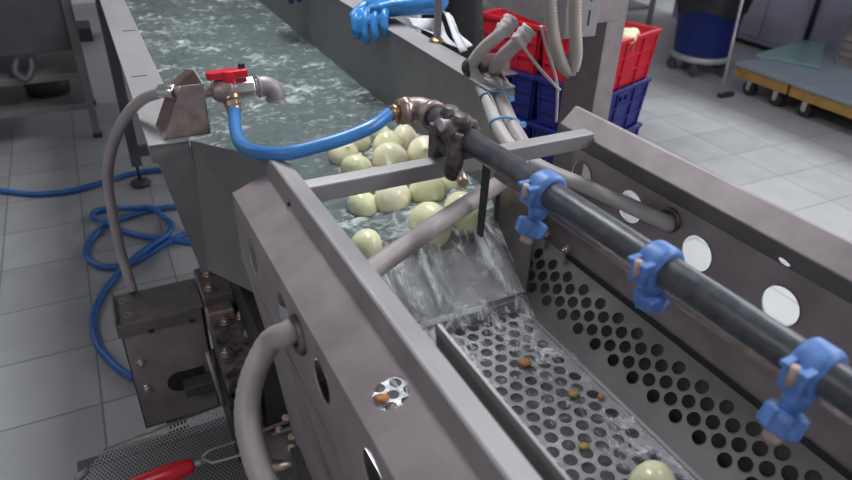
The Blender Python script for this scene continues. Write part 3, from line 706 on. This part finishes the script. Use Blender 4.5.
tank = [((357, 143), .84, .928, 'peeled onion in the tank, in the far row just under the blue hose, left one'),
        ((378, 134), .80, .918, 'half-sunk peeled onion farthest from the camera, under the blue hose'),
        ((344, 155), .84, .924, 'peeled onion at the far left edge of the floating cluster'),
        ((388, 147), .92, .930, 'peeled onion in the centre of the cluster behind the cross bar'),
        ((405, 139), .86, .922, 'peeled onion below the brass hose tail at the back of the cluster'),
        ((425, 153), .96, .934, 'pale peeled onion behind the cross bar, next to the saddle clamp'),
        ((390, 160), .96, .930, 'peeled onion just behind the middle of the cross bar'),
        ((357, 168), .84, .928, 'peeled onion behind the cross bar at the left of the cluster'),
        ((363, 206), .84, .918, 'pinkish peeled onion left of three in front of the cross bar'),
        ((393, 200), 1.0, .924, 'large peeled onion in the middle of three in front of the cross bar'),
        ((427, 192), .96, .926, 'peeled onion right of three in front of the cross bar'),
        ((450, 184), .80, .918, 'greenish peeled onion half hidden under the saddle clamp'),
        ((430, 225), 1.10, .905, 'large creamy peeled onion behind the slanted grey hose, left of two'),
        ((463, 213), 1.06, .912, 'large creamy peeled onion next to the chute side, right of two'),
        ((366, 248), .86, .905, 'lone peeled onion at the left edge of the chute'),
        ((378, 183), .84, .920, 'peeled onion hidden mostly under the cross bar')]
for (px, s, z, lab) in tank:
    z += .004
    p = onz(px[0], px[1], z)
    onion(p, s, (random.uniform(.5, 2.2), random.uniform(-.8, .8), random.uniform(0, 6)), lab, 'peeled onions floating in the tank')
onion(onz(653, 489, .795), .90, (1.2, .3, .4), 'single peeled onion on the perforated floor, cut by the lower picture edge', None)

# ------------------------------------------------------------------ bearing box at the left
BX = thing('bearing_box', 'grimy grey steel housing box bolted at the left of the channel', 'housing', (.01, 1.4, .37))
bm = nb(); box(bm, (-.078, 1.345, .37), (.1, 1.348, .69)); box(bm, (-.078, 1.345, .37), (-.074, 1.46, .69)); box(bm, (-.078, 1.457, .37), (.1, 1.46, .69)); box(bm, (-.078, 1.345, .37), (.1, 1.46, .375))
obj('body', bm, M['steel'], BX, .001); obj('sliver_shade_block', bbox((.098, 1.349, .37), (.1075, 1.456, .69)), M['black'], BX)  # black block added to darken the sliver between box and bearing blocks
bm = nb(); box(bm, (-.084, 1.338, .694), (.106, 1.462, .70)); box(bm, (-.084, 1.336, .665), (.100, 1.341, .70)); box(bm, (-.084, 1.34, .69), (-.078, 1.462, .712)); obj('lid', bm, M['brownsteel'], BX, .0015)
for x in (-.02, .07): obj('lid_notch', bbox((x, 1.3335, .662), (x+.012, 1.344, .672)), M['black'], BX)
for x, y in ((-.06, 1.43), (-.055, 1.37)):
    bm = nb(); ring(bm, (x, y, .7005), (0, 0, 1), .009, .0012); obj('boss', bm, M['steel_light'], BX)
for px in ((141, 363), (147, 388)):
    p = ony(*px, 1.345); bm = nb(); hexbolt(bm, p, (0, -1, 0), .0085, .008); obj('bolt', bm, M['chrome'], BX)
p = ony(186, 376, 1.345)
bm = nb(); cyl(bm, (p.x-.015, 1.36, p.z-.01), (p.x-.015, 1.3425, p.z-.01), .030, 26); box(bm, (p.x-.015, 1.342, p.z-.04), (p.x+.045, 1.36, p.z+.018)); obj('shaft_opening', bm, M['black'], BX)
obj('shaft', bbox((p.x-.01, 1.30, p.z-.032), (p.x+.06, 1.341, p.z-.002)), M['steel_dim'], BX, .003)
obj('support_foot', bbox((-.03, 1.37, 0), (.02, 1.42, .371)), M['steel_dim'], BX)
BK = thing('bearing_block', 'brown-stained steel blocks with bolts beside the grimy housing box', 'bearing block', (.15, 1.3, .65))
obj('lower_web', bbox((.104, 1.10, .42), (.135, 1.30, .60)), M['black'], BK); obj('upper_block', bbox((.108, 1.335, .62), (.178, 1.47, .722)), M['brownsteel'], BK, .004)
for px in ((208, 274), (210, 288)):
    p = onz(*px, .722); bm = nb(); hexbolt(bm, (p.x, p.y, .722), (0, 0, 1), .010, .008); obj('bolt', bm, M['rusty'], BK)
obj('lower_block', bbox((.108, 1.13, .60), (.215, 1.30, .672)), M['blackmetal'], BK, .004)
obj('bent_plate', bbox((.106, 1.30, .64), (.17, 1.337, .70)), M['bronze'], BK, .006)
for px in ((240, 316), (249, 333), (226, 353), (225, 322)):
    p = onz(*px, .674); bm = nb(); hexbolt(bm, (p.x, p.y, .672), (0, 0, 1), .0095, .009); obj('bolt', bm, M['rusty'], BK)
bm = nb(); cyl(bm, onz(207, 352, .64), onz(224, 405, .50), .006, 12); obj('tie_rod', bm, M['steel'], BK)
bm = nb(); box(bm, (.112, 1.10, .52), (.17, 1.16, .60)); obj('spacer_block', bm, M['brownsteel'], BK, .003)
obj('carrier_arm', bbox((.13, 1.14, .54), (.205, 1.42, .605)), M['steel_dim'], BK)
# perforated tray with toggle latch
TR = thing('perforated_tray', 'finely perforated steel drip tray at the lower left of the machine', 'tray', (.03, 1.0, .36))
def sh(name, pts, m):
    bm = nb(); quad(bm, *[V(p) for p in pts]); return obj(name, bm, m, TR)
sh('tray_lip', [onz(105, 448, .44), onz(300, 372, .44), onz(300, 400, .40), onz(88, 469, .40)], M['lipmesh'])
sh('tray_floor', [onz(86, 470, .398), onz(300, 401, .398), onz(300, 570, .398), onz(60, 570, .398)], M['finemesh'])
obj('tray_pan', bbox((-.24, .62, .34), (.3, 1.33, .345)), M['steel_dim'], TR)
bm = nb(); cyl(bm, onz(104, 449, .441), onz(225, 403, .441), .003, 8); obj('rolled_edge', bm, M['bronze'], TR)
bm = nb(); cyl(bm, onz(76, 479, .40), onz(88, 470, .40), .008, 10); obj('tray_corner', bm, M['steel'], TR)
for x_, y_ in ((-.2, .7), (-.2, 1.2)): obj('tray_foot', bbox((x_-.015, y_-.015, 0), (x_+.015, y_+.015, .34)), M['steel_dim'], TR)
LT = thing('toggle_latch', 'red-handled toggle latch lying over the perforated tray', 'latch', onz(190, 465, .42))
bm = nb(); h0, h1 = onz(120, 490, .43), onz(194, 465, .45)
tube(bm, [h0, h0.lerp(h1, .25), h0.lerp(h1, .6), h0.lerp(h1, .92), h1], [.014, .019, .022, .019, .013], 12)
obj('red_handle', bm, M['red'], LT, .001)
bm = nb(); cyl(bm, h1, h1.lerp(onz(206, 460, .45), .9), .007, 10)
A = [onz(x, y, .46) for x, y in ((202, 457), (210, 450), (262, 433), (300, 421))]; B = [onz(x, y, .46) for x, y in ((202, 459), (212, 463), (262, 449), (300, 436))]
tube(bm, A, .0035, 8); tube(bm, B, .0035, 8); obj('wire_link', bm, M['steel_light'], LT)
bm = nb(); a, b = onz(243, 432, .50), onz(298, 424, .56)
for s in (-.0, .022): 
    q0, q1, q2 = onz(240, 440, .48), onz(280, 424, .56), onz(297, 418, .58)
    tube(bm, [q0+V((0, -s, 0)), q1+V((0, -s, 0)), q2+V((0, -s, 0))], .0045, 8)
prism(bm, [(250, 440), (293, 424), (299, 436), (301, 458), (293, 462), (270, 458), (252, 466)], lambda p, t: onz(p[0], p[1], .54+t), 0, .004); obj('latch_plate', bm, M['brownsteel'], LT, .001)
for px, z in (((286, 419), .585), ((292, 438), .56), ((292, 449), .56), ((280, 431), .552)): bm = nb(); hexbolt(bm, onz(*px, z), (-.3, -.3, 1), .0075, .008, False); obj('latch_bolt', bm, M['rusty'], LT)
bm = nb(); cyl(bm, onz(262, 470, .50), onz(302, 460, .53), .011, 16); obj('pivot_pin', bm, M['rusty'], LT)
bm = nb(); box(bm, *(onz(240, 455, .42), onz(250, 440, .50))); obj('latch_base', bm, M['steel_dim'], LT)

# ------------------------------------------------------------------ blue hose on the floor
def fl_hose(px, lift, label):
    pts = [onz(x, y, .016)+V((0, 0, lift.get(i, 0))) for i, (x, y) in enumerate(px)]
    bm = nb(); tube(bm, catmull(pts, 8), .0145, 12); return tag(obj('floor_hose', bm, M['bluefloorhose'], None), label, 'hose')
fl_hose([(-60, 178), (-25, 186), (0, 190.5), (20, 193), (37, 194), (67, 191.7), (90, 186), (110, 180), (131, 174), (160, 170), (200, 172)], {}, 'blue hose lying straight across the floor towards the tank foot')
fl_hose([(205, 212), (190, 206), (175, 206.7), (150, 210), (133, 215), (117, 220), (100, 230), (87, 246), (88, 258), (100, 266), (117, 266.7), (133, 262), (147, 255), (163, 245), (177, 238), (196, 230), (206, 236), (196, 242), (170, 240), (147, 236.7), (125, 231.7),
         (103, 225), (93, 218), (95, 211.7), (107, 209), (133, 211.7), (153, 213), (167, 220), (173, 230), (168, 240), (150, 253), (131, 268), (113, 280), (100, 299), (93, 320), (97, 343), (107, 357), (125, 373), (150, 384)],
        {20: .0, 21: .028, 25: .02, 26: .028, 29: .028, 31: .028, 28: .028, 30: .03}, 'blue hose coiled in loops on the floor left of the tank')

# ------------------------------------------------------------------ steel cabinet cart at far left
CT = thing('steel_cart', 'dark steel cart with shelves at the far left', 'cart', (-.6, 4.6, 0))
obj('cabinet_body', bbox((-1.15, 4.33, .53), (-.10, 4.95, 1.25)), M['steel_dim'], CT, .006)
for x in (-1.13, -.085):
    for y in (4.32, 4.93): lg = obj('leg', bbox((x-.02, y-.02, .03), (x+.02, y+.02, 1.27)), M['steel_dark'], CT, .002); obj('leg_foot', bbox((x-.025, y-.025, 0), (x+.025, y+.025, .03)), M['black'], lg)
for z in (.385, .20): obj('shelf', bbox((-1.13, 4.32, z-.02), (-.085, 4.95, z+.02)), M['steel_dark'], CT, .003)
bm = nb(); lathe(bm, [(.12, 0), (.13, .12), (.09, .14)], (-.30, 4.6, .22)); tag(obj('black_tub', bm, M['black'], None), 'round black tub on the lowest shelf of the dark cart', 'tub')
bm = nb(); tube(bm, catmull([(-.40, 4.36, .50), (-.42, 4.31, .44), (-.38, 4.30, .40), (-.34, 4.33, .44), (-.33, 4.37, .50)], 6), .02, 10); obj('pull_handle', bm, M['steel_dim'], CT)
bm = nb(); box(bm, (-.10, 6.6, 0), (.02, 6.9, .12)); tag(obj('black_crate', bm, M['black'], None, .01), 'black box on the floor beyond the cart', 'box')

# ------------------------------------------------------------------ crates
def rotm(o, a): return Matrix.Translation(o) @ Matrix.Rotation(a, 4, 'Z')
def crate_bm(w, l, h):
    """open crate body, rim, ribs"""
    t = .006; tp = .018
    bm = nb()
    for s in (-1, 1):
        for ax in (0, 1):
            hw, hl = (w/2, l/2) if ax == 0 else (l/2, w/2)
            def f(p, tt, s=s, ax=ax, hw=hw):
                z = p[1]; off = hw-tp*(1-z/h); a = s*(off-tt)
                b = p[0]*((hl-tp*(1-z/h))/hl)
                return V((a, b, z)) if ax == 0 else V((b, a, z))
            # panel with two hand openings: built from strips
            zs = [0, h*.70, h*.82, h]; us = [-hl, -hl*.26, -hl*.14, -hl*.02, hl*.10, hl]
            for i in range(len(zs)-1):
                for j in range(len(us)-1):
                    if i == 1 and j in (1, 3): continue
                    prism(bm, [(us[j], zs[i]), (us[j+1], zs[i]), (us[j+1], zs[i+1]), (us[j], zs[i+1])], f, 0, t)
            for k in (-.96, -.36, .36, .96): prism(bm, [(k*hl-.004, .0), (k*hl+.004, 0), (k*hl+.004, h), (k*hl-.004, h)], f, -.010, .001)
            for z in (h*.32, h*.62): prism(bm, [(-hl, z-.004), (hl, z-.004), (hl, z+.004), (-hl, z+.004)], f, -.010, .001)
    box(bm, (-w/2+tp, -l/2+tp, 0), (w/2-tp, l/2-tp, .006)); return bm
def rim_bm(w, l, h):
    bm = nb(); o = .012
    for s in (-1, 1):
        box(bm, (s*(w/2-.010), -l/2-o, h-.020), (s*(w/2+o), l/2+o, h+.002)); box(bm, (-w/2+.01, s*(l/2-.010), h-.020), (w/2-.01, s*(l/2+o), h+.002))
    return bm
CW, CL, CHh = .47, .405, .262
def make_crate(m, label, loc, a):
    WORLDloc = V(loc)
    t = thing('plastic_crate', label, 'crate', (0, 0, 0), 'stacked plastic crates')
    obj('crate_body', crate_bm(CW, CL, CHh), m, t); obj('crate_rim', rim_bm(CW, CL, CHh), m, t, .003)
    t.location = loc; t.rotation_euler.z = a; return t
Rc = onz(662, 29, .80); ang = math.radians(19.5); u = V((math.cos(ang), math.sin(ang), 0)); v_ = V((-math.sin(ang), math.cos(ang), 0))
c1 = Rc - u*(CW/2+.01) + v_*(CL/2+.01); c2 = c1 + v_*(CL+.03)
redc = blu = None
for base_c, nm in ((c1, 'right stack, under the steel post'), (c2, 'left stack, under the control box')):
    for k, (key, cn) in enumerate((('bluecrate', 'bottom blue'), ('bluecrate', 'blue'), ('redcrate', 'red'))):
        loc = V((base_c.x, base_c.y, .008+k*(CHh+.004)))
        lab = {('bottom blue'): 'blue plastic crate at the bottom of the ', 'blue': 'blue plastic crate directly beneath the red one in the ', 'red': 'red plastic crate on top of the '}[cn]+nm
        if key == 'redcrate':
            if redc is None: redc = make_crate(M[key], lab+', holding onions', loc, ang)
            else: dup(redc, loc, lab)
        else:
            if blu is None: blu = make_crate(M[key], lab, loc, ang)
            else: dup(blu, loc, lab)
zr = .008+2*(CHh+.004)
names = ['peeled onion on top by the rear rim of the red crate', 'peeled onion on top of the pile in the red crate', 'peeled onion in the pile against the red crate side']
nn = 0
for lay in range(3):
    for i in range(4):
        for j in range(2 if lay < 2 else 2):
            q_ = c1 + u*(-.14+.094*i) + v_*(-.10+.094*j); q_.z = zr+.052+lay*.082
            if lay == 2: q_.z += .0
            o = onion(q_, .98, (random.uniform(0, 1), random.uniform(0, 1), i), 'peeled onion piled inside the red crate of the right stack', 'onions heaped in the red crate')
onion(onz(628, 36, .80), 1.0, (.3, .2, 0), 'peeled onion peeking highest above the red crate rim beside the post', 'onions heaped in the red crate')

# ------------------------------------------------------------------ bin, squeegee
bc = onz(703, 70, .05); bc = V((4.55, 3.98, 0))
BN = thing('waste_bin', 'round blue waste bin lined with a black bag on casters', 'bin', bc)
bm = nb(); lathe(bm, [(.215, .16), (.225, .17), (.262, .68), (.27, .68), (.27, .70), (.25, .70), (.215, .18)], bc, (0, 0, 1), 40); obj('bin_body', bm, M['bluebin'], BN)
bm = nb(); n_ = 48; rings = []
for h, r in ((.50, .268), (.53, .272), (.60, .28), (.68, .285), (.73, .285), (.75, .25), (.70, .22)):
    rings.append([bm.verts.new(bc+V((math.cos(2*PI*k/n_), math.sin(2*PI*k/n_), 0))*(r+.010*math.sin(k*1.7+h*20))+V((0, 0, h+(.025*math.sin(k*.5) if h < .52 else 0)))) for k in range(n_)])
for A, B in zip(rings, rings[1:]):
    for k in range(n_): bm.faces.new((A[k], A[(k+1) % n_], B[(k+1) % n_], B[k]))
bm.faces.new(rings[-1]); obj('bag_liner', bm, M['bag'], BN, smooth=True)
bm = nb(); lathe(bm, [(.24, .115), (.245, .12), (.245, .15), (.225, .162)], bc, (0, 0, 1), 40); DL = obj('bin_dolly', bm, M['steel_light'], BN)
for k in range(5):
    a = k*2*PI/5+3.75; p = bc+V((math.cos(a)*.215, math.sin(a)*.215, 0)); bm = nb()
    cyl(bm, p+V((-.012, 0, .045)), p+V((.012, 0, .045)), .045, 22); box(bm, p+V((-.02, -.02, .085)), p+V((.02, .02, .12))); obj('caster', bm, M['steel_dim'], DL)
SQ = thing('squeegee', 'floor squeegee with long grey handle leaning by the blue bin', 'squeegee', onz(721, 96, 0))
bm = nb(); s0 = onz(721, 95, .02); s1 = s0+(ony(742, 0, s0.y+.25)-s0)*1.5; cyl(bm, s0, s1, .012, 12); obj('pole', bm, M['steel'], SQ)
bm = nb(); box(bm, s0+V((-.015, -.02, -.02)), s0+V((.12, .02, .012))); obj('rubber_head', bm, M['black'], SQ)

# ------------------------------------------------------------------ platform dollies at right
def dolly(y0, y1, label):
    t = thing('platform_dolly', label, 'dolly', (4.9, (y0+y1)/2, 0), 'low platform dollies')
    obj('deck', bbox((4.36, y0, .205), (5.45, y1, .235)), M['greyboard'], t, .006)
    bm = nb(); box(bm, (4.37, y0+.01, .13), (4.41, y1-.01, .205)); box(bm, (5.40, y0+.01, .13), (5.44, y1-.01, .205)); box(bm, (4.41, y0+.01, .13), (5.40, y0+.05, .205)); box(bm, (4.41, y1-.05, .13), (5.40, y1-.01, .205)); obj('wooden_frame', bm, M['yellow'], t, .003)
    for x in (4.45, 5.35):
        for y in (y0+.12, y1-.12):
            bm = nb(); cyl(bm, (x-.02, y, .055), (x+.02, y, .055), .055, 24); cs = obj('caster_wheel', bm, M['black'], t, .003)
            bm = nb(); box(bm, (x-.03, y-.02, .05), (x-.023, y+.02, .129)); box(bm, (x+.023, y-.02, .05), (x+.03, y+.02, .129)); box(bm, (x-.03, y-.03, .120), (x+.03, y+.03, .129)); cyl(bm, (x-.032, y, .055), (x+.032, y, .055), .014); obj('caster_fork', bm, M['chrome'], cs)
    return t
dolly(2.99, 3.47, 'low yellow-framed dolly with grey deck next to the blue bin')
dolly(2.20, 2.985, 'low yellow-framed dolly with grey deck under the tray stack')
lidc = onz(790, 57, .25)
bm = nb(); prism(bm, [(x, y) for x, y in ((onz(756, 55, .25).x, onz(756, 55, .25).y), (onz(820, 68, .25).x, onz(820, 68, .25).y), (onz(826, 44, .25).x, onz(826, 44, .25).y), (onz(803, 41, .25).x, onz(803, 41, .25).y))], lambda p, t: V((p[0], p[1], t)), .236, .262)
tag(obj('green_lid', bm, M['glasslid'], None, .005), 'pale green flat lid lying on the grey dolly deck', 'lid')
for k in range(9):
    p = V((5.27, 3.00, .2365+k*.058)); bm = nb(); a, b = .17, .17
    for s in (-1, 1):
        box(bm, p+V((s*a-.004, -b, 0)), p+V((s*a+.004, b, .045))); box(bm, p+V((-a, s*b-.004, 0)), p+V((a, s*b+.004, .045)))
        box(bm, p+V((s*a-.02, -b-.02, .045)), p+V((s*a+.02, b+.02, .052))); box(bm, p+V((-a, s*b-.02, .045)), p+V((a, s*b+.02, .052)))
    box(bm, p+V((-a, -b, 0)), p+V((a, b, .004)))
    tag(obj('steel_tray', bm, M['steel_dark'] if k > 3 else M['steel'], None, .002), 'grey rectangular tray in the stack beside the pale green lid', 'tray', 'trays stacked on the dolly')
CBN = thing('wall_cabinet', 'large grey violet cabinet standing behind the dollies', 'cabinet', (5.8, 3.15, 0))
obj('cabinet_body', bbox((5.6, .9, .05), (6.0, 5.4, 2.15)), M['panel'], CBN, .01)
for y in (.92, 2.04, 3.16, 4.28): dr = obj('door', bbox((5.585, y, .1), (5.599, y+1.1, 2.1)), M['panel'], CBN, .003)
obj('plinth', bbox((5.65, .95, 0), (5.98, 5.35, .05)), M['black'], CBN)
p = onz(809, 39, .24); bm = nb(); cyl(bm, (max(p.x, 5.5), p.y+.03, 0), (max(p.x, 5.5)+.05, p.y+.05, 1.6), .022, 14); tag(obj('dolly_handle', bm, M['black'], None), 'dark upright handle pole at the back of the dolly', 'handle')
# rack far behind crates
RK = thing('storage_rack', 'pale grey storage rack far behind the red crates', 'rack', (4.3, 5.6, 0))
for x in (3.5, 4.35, 5.2):
    for y in (5.3, 5.9): obj('upright', bbox((x-.02, y-.02, 0), (x+.02, y+.02, 1.9)), M['steel'], RK)
for z in (.18, .65, 1.15, 1.65): obj('shelf', bbox((3.5, 5.3, z), (5.2, 5.9, z+.03)), M['steel_light'], RK)
for x, z, m in ((3.8, .21, 'steel'), (4.25, .21, 'steel_dim'), (4.75, .21, 'steel'), (3.75, .68, 'steel_light'), (4.3, .68, 'steel_dim')):
    bm = nb(); lathe(bm, [(.14, 0), (.17, .03), (.18, .26), (.19, .27), (.165, .27), (.15, .04)], (x, 5.55, z)); tag(obj('steel_pot', bm, M[m], None), 'round steel pot on the far storage rack', 'pot', 'pots on the far rack')

# ------------------------------------------------------------------ worker
rimx = .80; hz = 1.154
def atd(x, y, d): return EYE+ray(x, y)*d
def gloved_hand(parent, m, off=V((0, 0, 0))):
    """left hand laid palm-down over the rim, four fingers hanging over the inner edge, thumb apart"""
    bm = nb()
    kn = [atd(361, 13, 2.045), atd(370.5, 9.5, 2.045), atd(380, 8, 2.04), atd(389, 9, 2.03)]
    tp = [atd(357, 37, 2.03), atd(366, 41.5, 2.02), atd(376, 39, 2.01), atd(386, 33, 2.0)]
    wr = V((.935, 1.895, 1.212)); mid = (kn[1]+kn[2])/2
    ax = (mid-wr).normalized(); sd_ = (kn[0]-kn[3]).normalized(); sd_ = (sd_-ax*sd_.dot(ax)).normalized(); up = ax.cross(sd_)
    rings = []
    for t, a, b in ((-.25, .040, .036), (0, .036, .032), (.3, .042, .030), (.6, .050, .027), (.88, .054, .023), (1.0, .052, .018), (1.08, .044, .012)):
        c_ = wr.lerp(mid, t)+V((0, 0, -.002 if t < .8 else -.006))
        rings.append([bm.verts.new(c_+sd_*math.cos(2*PI*k/20)*a+up*math.sin(2*PI*k/20)*b) for k in range(20)])
    for A, B in zip(rings, rings[1:]):
        for k in range(20): bm.faces.new((A[k], A[(k+1) % 20], B[(k+1) % 20], B[k]))
    bm.faces.new(rings[0][::-1]); bm.faces.new(rings[-1])
    for k_, t_ in zip(kn, tp):
        d = (k_-mid)*.15
        p = [k_.lerp(wr, .22), k_+V((0, 0, .002)), k_.lerp(t_, .32)+V((-.016, -.012, .010)), k_.lerp(t_, .68)+V((-.014, -.012, .004)), t_+V((0, 0, .006)), t_+V((.004, .003, -.004))]
        pp = catmull(p, 5); n2 = len(pp)
        tube(bm, pp, lambda q, n2=n2: (.0142 - .0022*q/n2 + .0012*math.exp(-((q/n2-.42)*14)**2)) * (1 if q < n2-3 else (.9, .72, .35)[q-n2+3]), 12)
    th = catmull([wr.lerp(kn[0], .5)+V((0, .015, 0)), atd(372, 4, 2.12), atd(362, 8, 2.12), atd(355, 14, 2.10), atd(351, 20, 2.09)], 5)
    tube(bm, th, lambda q: .0185-.0055*q/len(th) if q < len(th)-2 else (.011, .005)[q-len(th)+2], 12)
    bmesh.ops.translate(bm, verts=bm.verts, vec=off)
    o = obj('glove', bm, m, parent)
    rm = o.modifiers.new('merge', 'REMESH'); rm.mode = 'VOXEL'; rm.voxel_size = .0024; rm.use_smooth_shade = True
    sm = o.modifiers.new('sm', 'SMOOTH'); sm.iterations = 2; sm.factor = .5
    return o
W1 = V((.94, 1.895, 1.212))
body_o = V((1.36, 2.12, 0))
bm = nb()
J = {}
def jv(n, p): J[n] = bm.verts.new(V(p)); return J[n]
bx0, by0 = 1.38, 2.60
pts = {'pelvis': (bx0, by0, .95), 'waist': (bx0-.01, by0, 1.10), 'chest': (bx0-.05, by0, 1.30), 'neck0': (bx0-.09, by0, 1.46), 'neck1': (bx0-.12, by0, 1.53), 'head0': (bx0-.15, by0, 1.60), 'head1': (bx0-.16, by0, 1.70),
       'lsh': (bx0-.06, by0-.18, 1.40), 'lel': (1.17, 2.16, 1.25), 'lwr': (W1.x+.02, W1.y+.012, W1.z+.002), 'rsh': (bx0-.06, by0+.18, 1.40), 'rel': (1.18, 2.78, 1.25), 'rwr': (.93, 2.62, 1.215),
       'lh': (bx0, by0-.09, .90), 'lk': (bx0-.02, by0-.10, .48), 'la': (bx0+.01, by0-.11, .09), 'lt': (bx0-.14, by0-.12, .035),
       'rh': (bx0, by0+.09, .90), 'rk': (bx0-.02, by0+.10, .48), 'ra': (bx0+.01, by0+.11, .09), 'rt': (bx0-.14, by0+.12, .035)}
rad = {'pelvis': (.15, .12), 'waist': (.14, .11), 'chest': (.16, .12), 'neck0': (.07, .07), 'neck1': (.052, .052), 'head0': (.075, .085), 'head1': (.08, .09), 'lsh': (.06, .06), 'lel': (.043, .043), 'lwr': (.028, .028), 'rsh': (.06, .06), 'rel': (.043, .043), 'rwr': (.028, .028),
       'lh': (.09, .09), 'lk': (.06, .06), 'la': (.042, .042), 'lt': (.035, .03), 'rh': (.09, .09), 'rk': (.06, .06), 'ra': (.042, .042), 'rt': (.035, .03)}
order = list(pts)
for k in order: jv(k, pts[k])
bm.verts.ensure_lookup_table()
for a, b in (('pelvis', 'waist'), ('waist', 'chest'), ('chest', 'neck0'), ('neck0', 'neck1'), ('neck1', 'head0'), ('head0', 'head1'), ('chest', 'lsh'), ('lsh', 'lel'), ('lel', 'lwr'), ('chest', 'rsh'), ('rsh', 'rel'), ('rel', 'rwr'),
             ('pelvis', 'lh'), ('lh', 'lk'), ('lk', 'la'), ('la', 'lt'), ('pelvis', 'rh'), ('rh', 'rk'), ('rk', 'ra'), ('ra', 'rt')):
    bm.edges.new((J[a], J[b]))
off = V((bx0, by0, 0)); bmesh.ops.translate(bm, verts=bm.verts, vec=-off)
me = bpy.data.meshes.new('person'); bm.to_mesh(me); bm.free(); me.materials.append(M['skin'])
PE = bpy.data.objects.new('person', me); COL.objects.link(PE); PE.location = off; WORLD['person'] = off
tag(PE, 'worker in black clothes and white apron with gloved hand on the tank rim', 'person')
sk = PE.modifiers.new('skin', 'SKIN'); sk.use_smooth_shade = True
for i, k in enumerate(order):
    me.skin_vertices[0].data[i].radius = rad[k]; me.skin_vertices[0].data[i].use_root = (k == 'pelvis')
ss = PE.modifiers.new('sub', 'SUBSURF'); ss.levels = 2; ss.render_levels = 2
# clothes
def garment(name, secs, m, seg=28, wav=.006):
    bm = nb(); rings = []
    for (c_, a, b, ax) in secs:
        ax = V(ax).normalized(); sd_ = V((0, 1, 0)); sd_ = (sd_-ax*sd_.dot(ax)).normalized(); w_ = ax.cross(sd_)
        rings.append([bm.verts.new(V(c_)+sd_*math.cos(2*PI*k/seg)*(a+wav*math.sin(k*2.1))+w_*math.sin(2*PI*k/seg)*(b+wav*math.cos(k*1.7))) for k in range(seg)])
    for A, B in zip(rings, rings[1:]):
        for k in range(seg): bm.faces.new((A[k], A[(k+1) % seg], B[(k+1) % seg], B[k]))
    return obj(name, bm, m, PE, smooth=True)
garment('shirt', [((bx0, by0, .86), .20, .17, (0, 0, 1)), ((bx0-.01, by0, 1.08), .19, .15, (-.1, 0, 1)), ((bx0-.05, by0, 1.28), .22, .165, (-.2, 0, 1)), ((bx0-.08, by0, 1.42), .20, .13, (-.3, 0, 1)), ((bx0-.10, by0, 1.48), .08, .08, (-.4, 0, 1))], M['blackcloth'])
for s, el, wr in ((-1, pts['lel'], V((1.04, 1.98, 1.232))), (1, pts['rel'], V((1.04, 2.68, 1.232)))):
    sh_ = V((bx0-.06, by0+s*.17, 1.40)); el = V(el)
    bm = nb(); tube(bm, catmull([sh_, sh_.lerp(el, .5), el, el.lerp(wr, .5), wr], 5), lambda i: .075-.0016*i+.004*math.sin(i*2), 20, False); obj('sleeve', bm, M['blackcloth'], PE)
for s in (-1, 1):
    y = by0+s*.095; garment('trouser_leg', [((bx0, y, .95), .105, .12, (0, 0, 1)), ((bx0-.01, y, .5), .085, .09, (0, 0, 1)), ((bx0+.01, y+s*.01, .12), .07, .075, (0, 0, 1))], M['blackcloth'])
    bm = nb(); tube(bm, [(bx0+.06, y+s*.01, .05), (bx0-.04, y+s*.01, .06), (bx0-.13, y+s*.015, .05), (bx0-.19, y+s*.015, .04)], [.045, .055, .048, .03], 16)
    for v in bm.verts: v.co.z = max(.002, v.co.z)
    obj('boot', bm, M['white'], PE, smooth=True)
# white apron: draped sheet with folds in front of the hips
bm = nb(); rows = []
for j in range(22):
    t = j/21; row = []
    for i in range(25):
        s = i/24*2-1; z = 1.16-.66*t
        x = bx0-.205-.05*(1-s*s)-.03*t+.018*math.sin(s*9+t*3)*(.3+t); y = by0+s*(.20+.10*t)
        row.append(bm.verts.new((x, y, z)))
    rows.append(row)
for A, B in zip(rows, rows[1:]):
    for i in range(24): bm.faces.new((A[i], A[i+1], B[i+1], B[i]))
obj('apron', bm, M['white'], PE, smooth=True, solid=.003)
# free corner of the apron blown over the rim
bm = nb(); P4 = [onx(440, 9, 1.0), onx(449, 14, 1.0), onx(471, 47, .97), onx(462, 54, .93)]
P5 = [onx(404, 18, .99), onx(440, 19, 1.0), onx(458, 50, .93), onx(418, 28, .90)]
for Q in (P4, P5):
    n_ = 8; g = [[bm.verts.new(Q[0].lerp(Q[1], a/n_).lerp(Q[3].lerp(Q[2], a/n_), b/n_)+V((.006*math.sin(a*1.1+b*.6), 0, .004*math.sin(b)))) for a in range(n_+1)] for b in range(n_+1)]
    for A, B in zip(g, g[1:]):
        for i in range(n_): bm.faces.new((A[i], A[i+1], B[i+1], B[i]))
obj('apron_flap', bm, M['white'], PE, smooth=True, solid=.002)
bm = nb(); lathe(bm, [(.02, .09), (.06, .08), (.088, .04), (.096, 0), (.092, -.05), (.07, -.08)], (bx0-.145, by0, 1.70), (.15, 0, 1), 24, False); obj('hair', bm, M['hair'], PE, smooth=True)
gloved_hand(PE, M['glove'])
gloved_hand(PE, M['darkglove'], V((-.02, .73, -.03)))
bm = nb(); tube(bm, catmull([W1+V((.015, .006, .001)), W1+V((.025, .012, .004)), W1+V((.05, .028, .008))], 5), lambda i: .038+.0006*i+.001*math.sin(i*2), 20, False); obj('glove_cuff', bm, M['glove'], PE)

# ------------------------------------------------------------------ view
S.view_settings.view_transform = 'Standard'; S.view_settings.look = 'None'
S.view_settings.gamma = 1; S.view_settings.use_curve_mapping = False; S.view_settings.exposure = 0
